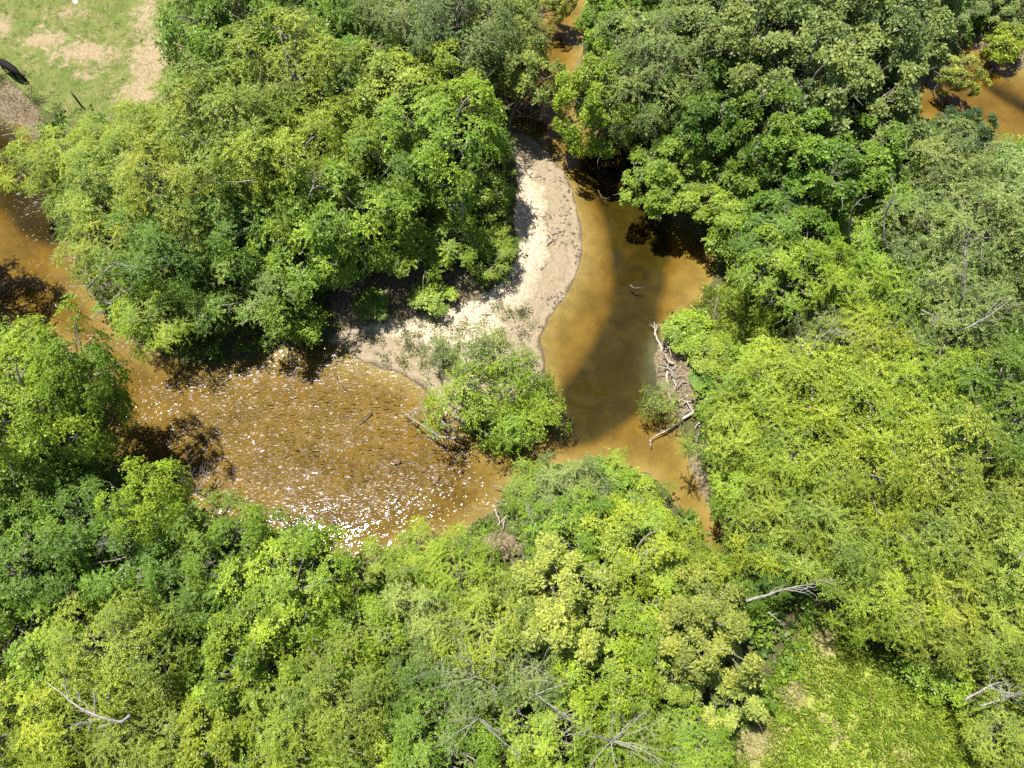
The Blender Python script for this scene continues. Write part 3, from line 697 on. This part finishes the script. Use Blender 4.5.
# ------------------------------------------------------------------ low growth
def leaf_field(name, P, Z, r, protos, scale, hue, kind='stuff', up=.35, tint0=None):
    C = np.column_stack([P, Z]); Nn = r.normal(0, up, (len(P), 3)) + np.array([0, 0, 1])
    V, F, t = place_sprays(protos, C, Nn, scale, r, tint0 if tint0 is not None else r.random(len(P)) * .8 + .1)
    o = obj_np(name, V, F, M_LEAF, face_attrs={'tint': t}); o.color = (*hue, 1)
    return tag(o, kind=kind)
r = np.random.default_rng(21)
def sample(n, x0=-58, x1=58, y0=-12, y1=72):
    P = np.column_stack([r.uniform(x0, x1, n), r.uniform(y0, y1, n)]); h, a, d = terrain(P); return P, h, a, d
P, h, a, d = sample(11000)
k = (d > .02) & (a['sand'] < .25) & (a['pasture'] < .4) & (a['meadow'] < .5) & (a['soil'] < .35)
P, h = P[k], h[k]
pr = [spray_proto(r, 6, 7, .8, .26, .6, .3, .5) for _ in range(6)]
o = leaf_field('undergrowth', P, h + r.uniform(.15, 1.7, len(P)), r, pr, r.uniform(.7, 1.4, len(P)), HUE['g'])
tag(o, 'leafy undergrowth covering the ground between the trees', 'undergrowth')
# sparse weeds on the sand bar's lower half
wc = blobs(P0 := np.column_stack([r.uniform(-30, 10, 9000), r.uniform(10, 40, 9000)]), [(430, 345, 60, 26, .9), (400, 352, 50, 16, .8), (470, 330, 40, 22, .7), (490, 350, 40, 30, .8), (390, 320, 40, 18, .7), (505, 320, 25, 22, .5), (700, 325, 30, 30, .9), (725, 310, 30, 25, .9), (690, 460, 12, 50, .8)], .3)
P1 = np.column_stack([r.uniform(8, 24, 3000), r.uniform(8, 34, 3000)])
P2 = np.column_stack([r.uniform(-56, -36, 3000), r.uniform(30, 52, 3000)])
wc2 = blobs(P2, [(8, 84, 12, 5, .9), (24, 94, 12, 6, 1), (40, 106, 12, 7, 1), (58, 116, 14, 6, 1), (10, 105, 14, 10, .35)], .8)  # tufts added along the bank edge to draw the undercut's dark shade line
P1 = np.concatenate([P1, P2])
P0 = np.concatenate([P0, P1]); wc = np.concatenate([wc, blobs(P1, [(735, 320, 32, 26, 1), (712, 330, 20, 20, .8), (700, 460, 10, 45, .8), (715, 380, 20, 30, .9)], .3)[:3000], wc2])
h, a, d = terrain(P0); k = (r.random(len(P0)) < wc * .8 * np.clip(fbm(P0[:, 0] * .8, P0[:, 1] * .8) * 2.2 - .3, 0, 1)) & (d > .4)
pw = [spray_proto(r, 6, 5, .50, .19, .35, -.2, .8) for _ in range(5)]
o = leaf_field('weeds', P0[k], h[k] + .12, r, pw, r.uniform(.6, 1.3, k.sum()), (.15, .165, .06)); tag(o, 'sparse grey-green weeds scattered over the lower sand', 'weeds')
# grass blades: pasture (short) and clearing (tall)
def grass(name, P, Z, r, n, h0, h1, lean, w, hue, spread):
    m = len(P); B = np.repeat(np.column_stack([P, Z]), n, 0); B[:, :2] += r.normal(0, spread, (m * n, 2))
    H = r.uniform(h0, h1, m * n); a = r.uniform(0, 6.28, m * n); ln = r.uniform(0, lean, m * n) * H; b = r.uniform(0, 6.28, m * n)
    T = B + np.column_stack([np.cos(a) * ln, np.sin(a) * ln, H]); M = B * .5 + T * .5 + np.column_stack([np.zeros(m * n), np.zeros(m * n), H * .12])
    s = np.column_stack([np.cos(b) * w, np.sin(b) * w, np.zeros(m * n)])
    V = np.stack([B, M + s, T, M - s], 1).reshape(-1, 3)
    o = obj_np(name, V, np.arange(len(V)).reshape(-1, 4), M_LEAF, face_attrs={'tint': np.clip(np.repeat(r.random(m), n) * .6 + r.random(m * n) * .4, 0, 1)})
    o.color = (*hue, 1); return tag(o, kind='stuff')
P = np.column_stack([r.uniform(-58, -24, 9000), r.uniform(30, 62, 9000)]); h, a, d = terrain(P)
k = (a['pasture'] > .5) & (a['bare'] + (fbm(P[:, 0] * .9, P[:, 1] * .9) - .5) * 1.4 < .28) & (d > .2)
tag(grass('pasture_grass', P[k], h[k], r, 7, .05, .16, .9, .02, (.125, .155, .03), .14), 'short green grass of the grazed pasture', 'grass')
P = np.column_stack([r.uniform(8, 40, 16000), r.uniform(-12, 34, 16000)]); h, a, d = terrain(P)
k = (a['meadow'] > .35) & (a['straw'] + (fbm(P[:, 0] * .8, P[:, 1] * .8) - .5) < .62)
tag(grass('meadow_grass', P[k], h[k], r, 16, .18, .55, 1.1, .035, (.23, .29, .04), .22), 'tall yellow-green grass of the clearing', 'grass')
k2 = (a['meadow'] > .35) & ~k
tag(grass('dry_grass', P[k2], h[k2], r, 14, .12, .40, 1.6, .022, (.36, .32, .16), .2), 'straw-coloured dry grass patches in the clearing', 'grass')
k = (a['meadow'] > .2) & (r.random(len(P)) < .12 + .35 * (fbm(P[:, 0] * .4 + 4, P[:, 1] * .4) > .58)) & (a['straw'] < .5)
o = leaf_field('meadow_weeds', P[k], h[k] + r.uniform(.1, .45, k.sum()), r, pr, r.uniform(.3, .6, k.sum()), HUE['v']); tag(o, 'broad-leaved green weeds among the clearing grass', 'weeds')

# ------------------------------------------------------------------ dead wood
def limb(name, pts, r0, label, cat, seed, ntw=5, tw_len=1.2, m=M_DEAD, lift=.1, depth=1, group=None, tip=.25, side=.8):
    if m is M_DEAD: r0 *= .52; tw_len *= .8
    """pts: (px, py, height above the water); main stem plus side twigs as 'branch' parts"""
    rnd = random.Random(seed)
    W = np.array([at(*p) for p in pts]); base = W[0].copy()
    root = empty(name, base); W = W - base
    T = Tubes(); segs = []
    for a_, b_ in zip(W[:-1], W[1:]):
        segs.append(wiggle(a_, b_, 5, .10, rnd)[:-1])
    P = np.concatenate(segs + [W[-1:]]); T.add(P, np.linspace(r0, r0 * tip, len(P)), 7); T.build('stem', m, root)
    L = np.linalg.norm(np.diff(W, axis=0), axis=1).sum()
    for i in range(ntw):
        B = Tubes(); j = rnd.randint(int(len(P) * .25), len(P) - 1); d = P[min(j + 1, len(P) - 1)] - P[max(j - 1, 0)]
        d = d / (np.linalg.norm(d) + 1e-9) + np.array([rnd.gauss(0, side), rnd.gauss(0, side), rnd.gauss(lift, side * .4)])
        twigs(B, P[j], d, tw_len * rnd.uniform(.6, 1.2), r0 * .38, depth, rnd, 4, .45, .05); B.build('branch', m, root)
    return tag(root, label, cat, group)
limb('dead_branch', [(462, 438, 1.3), (440, 437, 1.4), (420, 424, 1.2), (401, 410, .6)], .22, 'pale bare branch reaching from the wooded tip over the riffle', 'branch', 1, 7, 1.5)
limb('dead_branch', [(458, 434, 1.5), (446, 425, 1.8), (432, 412, 2.0), (420, 404, 1.6)], .17, 'grey forked dead branch just above the pale bare branch over the riffle', 'branch', 2, 6, 1.1)
limb('dead_branch', [(474, 400, 3.9), (468, 385, 4.8), (462, 372, 5.0)], .13, 'short grey dead fork standing up at the top of the wooded tip', 'branch', 3, 4, 1.4)
limb('dead_tree', [(514, 412, 2.0), (514, 396, 5.0), (515, 384, 6.3)], .12, 'thin straight grey stem standing in the wooded tip', 'dead trunk', 4, 2, .8)
limb('dead_snag', [(464, 224, 6.0), (462, 205, 8.4), (458, 186, 10.0)], .16, 'white snag standing against dark shade left of the sand bar', 'dead tree', 5, 5, 1.1)
limb('dead_snag', [(850, 243, 5.6), (849, 230, 7.4), (851, 212, 9.2), (855, 205, 9.9)], .16, 'shorter of the two wavy white snags in the bright right-hand trees', 'dead tree', 6, 3, 1.0)
limb('dead_snag', [(884, 268, 5.2), (890, 252, 6.4), (884, 238, 7.6), (885, 215, 9.0), (893, 196, 10.6), (897, 188, 11)], .18, 'taller of the two wavy white snags in the bright right-hand trees', 'dead tree', 7, 4, 1.2)
limb('fallen_tree', [(746, 601, 7.4), (775, 592, 7.6), (808, 585, 7.4)], .16, 'fallen white trunk lying on the trees above the grassy clearing', 'fallen trunk', 8, 5, 2.0, side=.45)
limb('dead_branch', [(768, 612, 6.8), (783, 625, 6.6)], .07, 'short pale dead stick below the fallen white trunk', 'branch', 9, 2, .6)
limb('dead_limb', [(130, 715, 9.6), (122, 722, 9.9), (100, 717, 10.4), (80, 708, 10.6), (66, 697, 10.5), (46, 682, 10.0)], .17, 'long curved white limb across the wide pale tree at the lower left', 'branch', 10, 6, 1.6)
limb('leaning_tree', [(546, 544, 4.6), (536, 527, 5.6), (525, 503, 6.6)], .15, 'leaning white trunk above the brown earth patch on the lower bank', 'dead trunk', 11, 3, .9)
limb('dead_stump', [(525, 563, 4.6), (521, 544, 5.8)], .13, 'short white broken stem left of the leaning white trunk', 'dead trunk', 12, 2, .6)
limb('dead_branch', [(284, 152, 11.3), (290, 165, 11.0), (296, 180, 10.7)], .10, 'forked white dead branch lying in the feathery left wood', 'branch', 13, 6, 1.5)
limb('dead_branch', [(308, 200, 10.6), (314, 184, 11.2), (310, 174, 11.4)], .09, 'white dead branch just right of the forked one in the left wood', 'branch', 14, 5, 1.5)
limb('dead_limb', [(256, 180, 11.6), (240, 182, 11.4), (215, 183, 11.0)], .09, 'level pale dead limb on the olive tree of the left wood', 'branch', 15, 3, 1.0)
limb('dead_branch', [(120, 165, 8.6), (128, 163, 8.8)], .12, 'short white broken branch in the left wood near the pasture', 'branch', 16, 4, .8)
limb('bare_limb', [(146, 268, 8.2), (116, 264, 8.0), (98, 276, 6.4), (88, 286, 5.0)], .17, 'grey bare limb stretching over the orange water of the left arm', 'branch', 17, 8, 1.6)
limb('bare_limb', [(132, 288, 6.6), (116, 296, 5.4), (106, 310, 3.8)], .14, 'grey drooping bare limb nearest the water below the stretched one', 'branch', 18, 7, 1.4)
limb('dead_tree', [(458, 24, 9.0), (455, -2, 12.5)], .20, 'thick bare grey trunk at the upper edge, left of its twin', 'dead trunk', 19, 4, 2)
limb('dead_tree', [(468, 26, 9.0), (468, -4, 12.5)], .18, 'thick bare grey trunk at the upper edge, right of its twin', 'dead trunk', 20, 5, 2.4)
limb('dead_snag', [(412, 44, 9.6), (406, 28, 10.8), (400, 12, 12.4)], .13, 'slanting dead stem leaning left in the grey-green tree', 'dead tree', 21, 4, 1.5)
limb('dead_snag', [(438, 44, 9.6), (440, 30, 11), (441, 14, 12.6)], .13, 'upright dead stem right of the slanting one', 'dead tree', 22, 3, 1.2)
limb('dead_branch', [(480, 28, 10.8), (492, 20, 11.4)], .10, 'short grey dead stick right of the twin bare trunks', 'branch', 23, 3, 1.0)
limb('dead_branch', [(455, 58, 10.2), (463, 63, 10.1), (469, 56, 10.4)], .09, 'hooked pale dead branch below the twin bare trunks', 'branch', 24, 3, .9)
limb('dead_limb', [(830, 62, 9.0), (838, 55, 9.6), (845, 43, 10.4)], .12, 'forked white dead limb in the dark hollow of the dusky oaks', 'branch', 25, 5, 1.2)
limb('dead_branch', [(820, 100, 9.2), (828, 90, 9.7)], .08, 'small pale dead limb below the forked one in the oaks', 'branch', 26, 3, 1.0)
limb('dead_twigs', [(828, 205, 6.6), (826, 185, 8.6), (832, 172, 9.6)], .10, 'upright mass of grey dead twigs above the shorter wavy snag', 'dead twigs', 27, 9, 2.0)
limb('dead_twigs', [(816, 214, 6.8), (802, 210, 7.4), (795, 205, 7.8)], .08, 'sideways grey dead twigs left of the shorter wavy snag', 'dead twigs', 28, 9, 1.6)
limb('dead_twigs', [(826, 352, 6.6), (818, 340, 8.0), (830, 330, 8.6)], .11, 'tangle of grey dead twigs on the thin right bank tree', 'dead twigs', 29, 10, 2.0)
limb('dead_branch', [(812, 356, 7.6), (797, 340, 8.2)], .08, 'thin pale stick left of the tangle of grey dead twigs', 'branch', 30, 4, 1.0)
limb('bare_limb', [(962, 300, 10.0), (963, 280, 11.2), (965, 250, 12.6)], .13, 'upright bare grey limb near the right edge', 'branch', 31, 6, 2)
limb('bare_limb', [(960, 330, 9.4), (985, 318, 10.4), (1010, 300, 11.2)], .11, 'sloping bare grey limb at the right edge', 'branch', 32, 6, 2)
limb('bare_limb', [(922, 310, 9.6), (935, 316, 9.6), (944, 322, 9.5)], .08, 'short bare grey limb left of the upright one by the right edge', 'branch', 33, 4, 1.2)
limb('dead_wood', [(965, 700, 6.2), (985, 688, 6.6), (1004, 682, 6.4)], .14, 'white dead wood lying at the right edge of the clearing, upper piece', 'dead wood', 34, 6, 1.8)
limb('dead_wood', [(980, 706, 6.0), (1000, 700, 6.2), (1012, 692, 6.2)], .11, 'white dead wood lying at the right edge of the clearing, lower piece', 'dead wood', 35, 5, 1.6)
limb('dead_branch', [(1018, 560, 9.4), (1024, 553, 9.6)], .10, 'stub of white dead branch at the right edge above the dead wood', 'branch', 36, 2, .7)
# the starry dead tree, the forked one and the curved tangle
def dead_star(px, py, z, arms, r0, label, seed):
    r0 *= .36
    rnd = random.Random(seed); c = at(px, py, z); g = ground_z(c[0], c[1]); root = empty('dead_tree', (c[0], c[1], g))
    T = Tubes(); T.add(wiggle((0, 0, -.5), (0, 0, z - g), 8, .08, rnd), np.linspace(r0 * 1.5, r0, 8), 8); T.build('trunk', M_DEAD, root)
    for ax, ay, az in arms:
        e = at(ax, ay, az) - np.array([c[0], c[1], g]); s = np.array([0, 0, z - g - rnd.uniform(0, .5)])
        B = Tubes(); P = wiggle(s, e, 9, .12, rnd); B.add(P, np.linspace(r0 * .62, r0 * .16, 9), 6)
        for k_ in range(4):
            i = rnd.randint(4, 8); d = (P[8] - P[0]); d = d / np.linalg.norm(d) + np.array([rnd.gauss(0, .6), rnd.gauss(0, .6), rnd.gauss(.1, .3)])
            twigs(B, P[i], d, rnd.uniform(.4, 1.0), r0 * .22, 1, rnd, 4, .5)
        B.build('branch', M_DEAD, root)
    return tag(root, label, 'dead tree')
dead_star(612, 741, 7.0, [(665, 718, 8.6), (648, 708, 9.0), (640, 715, 8.4), (640, 752, 8.0), (668, 750, 8.2), (670, 764, 7.6), (585, 730, 8.4), (560, 732, 8.2), (612, 700, 9.2), (590, 765, 7.8), (618, 778, 7.6)], .17, 'starry white dead tree with radiating limbs at the lower edge', 41)
dead_star(536, 694, 6.8, [(545, 672, 8.4), (572, 682, 8.2), (560, 715, 7.6), (515, 712, 7.8), (522, 668, 8.6), (575, 720, 7.8)], .13, 'bare forked grey dead tree above the bright yellow tree', 42)
dead_star(478, 718, 7.2, [(455, 748, 8.2), (432, 748, 8.0), (500, 740, 8.2), (515, 750, 8.0), (502, 734, 8.4), (470, 708, 8.8), (448, 722, 8.4)], .13, 'tangle of curved grey dead branches above the lower edge', 43)
dead_star(476, 676, 7.0, [(458, 650, 8.6), (456, 620, 9.4), (460, 655, 9.0), (430, 690, 8.2), (424, 672, 8.6), (494, 655, 8.8), (500, 690, 8.2)], .12, 'bare grey dead tree behind the tangle of curved branches', 44)
dead_star(196, 492, 2.2, [(186, 456, 3.8), (205, 462, 3.8), (170, 468, 3.4), (214, 470, 3.2), (225, 490, 2.8), (178, 480, 3.0), (200, 470, 4.2)], .09, 'bare pinkish grey shrub on the bank below the shaded water', 45)
dead_star(95, 545, 8.6, [(80, 538, 10), (105, 530, 10), (120, 540, 9.6), (112, 535, 9.9)], .08, 'thin grey dead twigs among the dark trees at the left', 46)
dead_star(196, 568, 7.6, [(186, 560, 8.8), (210, 562, 8.8), (215, 575, 8.2), (190, 580, 8.2)], .08, 'thin pinkish dead twigs over the black gap left of the bright tree', 47)
dead_star(655, 60, 9, [(640, 45, 11), (668, 35, 11.8), (672, 55, 11), (650, 80, 9), (662, 72, 10)], .12, 'grey dead tree among the trees above the green pool', 48)
# roots, logs, sticks
def tangle(px, py, n, lab, seed, spread=1.6):
    rnd = random.Random(seed); c = at(px, py, .4); root = empty('root_tangle', c)
    for i in range(n):
        B = Tubes(); a0 = rnd.uniform(1.9, 5.2); s = np.array([rnd.gauss(.4, .5), rnd.gauss(0, .9), rnd.uniform(0, .5)])
        e = s + np.array([math.cos(a0) * spread * rnd.uniform(.5, 1.2), math.sin(a0) * spread * rnd.uniform(.5, 1.4), rnd.uniform(-.5, .5)])
        B.add(wiggle(s, e, 8, .45, rnd), np.linspace(rnd.uniform(.05, .13), .015, 8), 5); B.build('root', M_DEAD if i % 3 else M_DRIFT, root)
    return tag(root, lab, 'roots')
tangle(672, 366, 34, 'tangle of grey driftwood roots on the bank of the green pool', 51, 1.9)
tangle(688, 410, 12, 'smaller tangle of grey roots behind the leaning willow bush', 52, 1.4)
tangle(498, 508, 10, 'grey root tangle at the downstream end of the lower bank', 53, 1.0)
limb('fallen_log', [(694, 412, .7), (676, 424, .3), (652, 438, .08)], .12, 'grey fallen log sloping into the pool below the willow bush', 'log', 54, 3, .6, M_DRIFT)
limb('fallen_log', [(662, 352, .25), (656, 336, .15), (654, 322, .05)], .10, 'thin grey log at the upper end of the tangle of roots', 'log', 55, 4, .7, M_DRIFT)
limb('fallen_log', [(712, 340, 1.3), (720, 282, 1.2)], .06, 'thin pale pole lying on the grass above the bushes', 'log', 56, 0, .5)
limb('fallen_branch', [(2, 136, .9), (14, 133, .7), (30, 134, 1.2)], .09, 'white fallen branch by the rapids below the pasture bank', 'branch', 57, 3, .7)
limb('sunken_branch', [(344, 388, .02), (336, 378, -.03), (335, 370, .04)], .05, 'small dark stick in the orange shallows beside the sand bar tip', 'stick', 58, 1, .3, M_SUNK)
limb('sunken_branch', [(372, 412, -.06), (362, 420, .0), (355, 424, .04)], .07, 'dark sunken branch in the water above the riffle', 'stick', 59, 2, .5, M_SUNK)
limb('sunken_branch', [(630, 285, -.1), (634, 288, .04), (640, 287, .02)], .08, 'dark branch in the middle of the green pool', 'stick', 60, 1, .5, M_SUNK)
limb('sunken_branch', [(598, 190, -.15), (602, 197, .02), (608, 199, .03)], .05, 'dark twig in the shallows at the head of the pool', 'stick', 61, 3, .6, M_SUNK)
limb('sunken_branch', [(338, 538, .05), (334, 525, .08), (330, 516, .05)], .10, 'dark log lying in the riffle by the lower bank', 'log', 62, 1, .5, M_SUNK)
for i, (pts, lab) in enumerate([([(546, 244, .5), (556, 236, .45)], 'grey stick lying on the dry sand by the inner curve'), ([(524, 160, .55), (530, 150, .5)], 'grey stick at the upstream end of the sand'),
                               ([(553, 232, .45), (566, 228, .3)], 'dark stick on the damp sand near the waterline'), ([(540, 268, .5), (546, 262, .5)], 'short dark stick low on the dry sand'),
                               ([(480, 312, .7), (492, 312, .7)], 'thin dark stick at the lower end of the white sand'), ([(508, 140, .5), (524, 146, .4)], 'dark branch washed up at the head of the sand bar')]):
    limb('driftwood_stick', pts, .05, lab, 'driftwood', 70 + i, 2, .4, M_DRIFT, lift=0)

# ------------------------------------------------------------------ dark leaf litter on the sand and along the waterline
r = np.random.default_rng(33)
Pl = np.column_stack([r.uniform(-14, 10, 26000), r.uniform(16, 44, 26000)]); h, a, d = terrain(Pl)
dens = .55 * np.exp(-((d - .25) / .16) ** 2) * (fbm(Pl[:, 0] * 1.2, Pl[:, 1] * 1.2) > .52) + .5 * np.clip((fbm(Pl[:, 0] * .7 + 30, Pl[:, 1] * .7) - .55) * 5, 0, 1) * (d > .5)
k = (a['sand'] > .5) & (d > .05) & (r.random(len(Pl)) < dens * .9)
Pl, h = Pl[k], h[k]; n = len(Pl); ang = r.uniform(0, 6.28, n); L_ = r.uniform(.05, .22, n); W_ = L_ * r.uniform(.2, .6, n)
dx = np.column_stack([np.cos(ang) * L_, np.sin(ang) * L_, r.normal(.02, .03, n)]); dy = np.column_stack([-np.sin(ang) * W_, np.cos(ang) * W_, r.normal(0, .02, n)])
B = np.column_stack([Pl, h + .03])
V = np.stack([B - dx, B + dy, B + dx, B - dy], 1).reshape(-1, 3)
tag(obj_np('leaf_litter', V, np.arange(len(V)).reshape(-1, 4), M_SUNK), 'dark leaves and twigs strewn over the sand bar', 'leaf litter', kind='stuff')

# ------------------------------------------------------------------ stones
def stone_material(name, c1, c2):
    m, nt, p = mat(name); g = nt.nodes.new('ShaderNodeTexCoord')
    f = noise(nt, 3, 6, g.outputs['Object']); nt.links.new(ramp(nt, f, [(.3, c1), (.7, c2)]), p.inputs['Base Color']); p.inputs['Roughness'].default_value = .8
    bump(nt, f, .6, .05, p); return m
M_STONE = stone_material('river_stone', (.05, .035, .02), (.24, .145, .05)); M_PALE = stone_material('pale_stone', (.5, .47, .42), (.75, .72, .66))
import bmesh
def stone(px, py, z, size, m, label, name='stone', flat=.6, seed=0, group=None):
    bm = bmesh.new(); bmesh.ops.create_icosphere(bm, subdivisions=3, radius=1); rnd = random.Random(seed)
    pl = [Vector((rnd.gauss(0, 1), rnd.gauss(0, 1), rnd.gauss(0, 1))).normalized() for _ in range(9)]
    for v in bm.verts:
        n_ = v.co.normalized(); c = 1.0
        for q in pl:
            s_ = n_.dot(q)
            if s_ > .70: c = min(c, .70 / s_ + .04)
        v.co = n_ * c
    me = bpy.data.meshes.new(name); bm.to_mesh(me); bm.free(); me.materials.append(m)
    o = link(bpy.data.objects.new(name, me)); o.location = at(px, py, z)
    o.scale = (size, size * rnd.uniform(.6, .9), size * flat); o.rotation_euler = (0, 0, rnd.uniform(0, 6.28)); return tag(o, label, 'stone', group)
for i, (px, py, sz, lab) in enumerate([(396, 462, .55, 'tan sunken stone at the heart of the sparkling riffle'), (388, 471, .34, 'dark stone just below the tan one in the riffle'), (436, 480, .5, 'tan sunken stone left of the lower bank in the riffle'),
        (424, 470, .30, 'dark stone between the two tan stones in the riffle'), (402, 492, .30, 'small stone amid the white water of the lower riffle'), (445, 445, .45, 'orange-brown stone under the pale bare branch'),
        (462, 470, .35, 'stone near the wooded tip at the upper end of the riffle'), (360, 500, .28, 'small stone left of the white water of the lower riffle')]):
    stone(px, py, -.30, sz * .8, M_STONE, lab, 'river_stone', .42, 80 + i, 'stones in the riffle')
stone(47, 72, 1.15, .22, M_PALE, 'small white stone in the pasture near the black cow', 'pale_stone', .5, 95)
stone(75, 2, 1.15, .35, M_PALE, 'white stone at the upper edge of the pasture', 'pale_stone', .4, 96)

# ------------------------------------------------------------------ fence post and cow in the pasture
pc = at(82, 107, 1.0); gz = ground_z(pc[0], pc[1])
post = empty('fence_post', (pc[0], pc[1], gz))
T = Tubes(); T.add([(0, 0, -.4), (.02, 0, .5), (.0, .03, 1.45)], [.085, .08, .075], 10); T.build('post', simple_bark('dark_post', (.015, .013, .012), (.06, .05, .045)), post)
T = Tubes(); T.add([(-.10, 0, 1.28), (.10, 0, 1.28)], .012, 6); T.build('staple', M_DRIFT, post)
tag(post, 'dark weathered wooden post standing alone in the pasture grass', 'fence post')

m_cow, nt, p = mat('black_hide'); g = nt.nodes.new('ShaderNodeTexCoord')
nt.links.new(ramp(nt, noise(nt, 5, 3, g.outputs['Object']), [(.3, (.005, .0045, .0045)), (.7, (.014, .012, .012))]), p.inputs['Base Color']); p.inputs['Roughness'].default_value = .8; p.inputs['Specular IOR Level'].default_value = .15
J = {  # joint: (x along the body, y, z, rx)
 'hip': (-.75, 0, 1.12, .30), 'rump': (-.98, 0, 1.05, .22), 'loin': (-.35, 0, 1.08, .35), 'belly': (.1, 0, 1.02, .39), 'chest': (.5, 0, 1.04, .35), 'shoulder': (.78, 0, 1.08, .27),
 'neck1': (1.05, .02, .95, .19), 'neck2': (1.28, .04, .68, .15), 'poll': (1.42, .05, .46, .125), 'nose': (1.62, .06, .20, .085), 'muzzle': (1.68, .06, .12, .075),
 'tail0': (-1.12, 0, 1.02, .05), 'tail1': (-1.2, .03, .7, .03), 'tail2': (-1.19, .05, .4, .045)}
E = [('hip', 'rump'), ('hip', 'loin'), ('loin', 'belly'), ('belly', 'chest'), ('chest', 'shoulder'), ('shoulder', 'neck1'), ('neck1', 'neck2'), ('neck2', 'poll'), ('poll', 'nose'), ('nose', 'muzzle'), ('rump', 'tail0'), ('tail0', 'tail1'), ('tail1', 'tail2')]
for s, n_ in ((1, 'a'), (-1, 'b')):
    for nm, x, y, z_, rr in (('hk', -.72, .2, .72, .17), ('hh', -.90, .22, .42, .075), ('hs', -.84, .22, .18, .055), ('hf', -.80, .22, .04, .07)):
        J[nm + n_] = (x, y * s, z_, rr)
    for nm, x, y, z_, rr in (('fe', .62, .2, .72, .13), ('fk', .66, .2, .40, .07), ('fs', .64, .2, .18, .052), ('ff', .67, .2, .04, .07)):
        J[nm + n_] = (x + .08 * s, y * s, z_, rr)
    J['ear' + n_] = (1.36, .05 + .12 * s, .50, .05); J['eart' + n_] = (1.32, .05 + .27 * s, .50, .045)
    E += [('hip', 'hk' + n_), ('hk' + n_, 'hh' + n_), ('hh' + n_, 'hs' + n_), ('hs' + n_, 'hf' + n_), ('shoulder', 'fe' + n_), ('fe' + n_, 'fk' + n_), ('fk' + n_, 'fs' + n_), ('fs' + n_, 'ff' + n_), ('poll', 'ear' + n_), ('ear' + n_, 'eart' + n_)]
names = list(J); me = bpy.data.meshes.new('cow')
me.from_pydata([J[n_][:3] for n_ in names], [(names.index(a_), names.index(b_)) for a_, b_ in E], [])
cow = link(bpy.data.objects.new('cow', me)); me.materials.append(m_cow)
cow.modifiers.new('Skin', 'SKIN'); cow.modifiers.new('Sub', 'SUBSURF').levels = 2; cow.modifiers['Sub'].render_levels = 2
for i, n_ in enumerate(names):
    sv = me.skin_vertices[0].data[i]; sv.radius = (J[n_][3], J[n_][3]); sv.use_root = (n_ == 'hip')
cow.modifiers['Skin'].use_smooth_shade = True
cc = at(11, 70, 1.9); e1 = at(3, 64, 1.9); e2 = at(20, 75, 1.9)
cow.location = (cc[0], cc[1], ground_z(cc[0], cc[1])); cow.rotation_euler = (0, 0, math.atan2(e2[1] - e1[1], e2[0] - e1[0]))
tag(cow, 'black cow grazing head-down on the pasture by the river bank', 'cow')

for lab, lst in used_labels.items():
    if len(lst) > 1 and 'rim of the view' not in lab: print('DUPLICATE LABEL', lab, len(lst))
    if not 4 <= len(lab.split()) <= 16: print('LABEL LENGTH', lab)
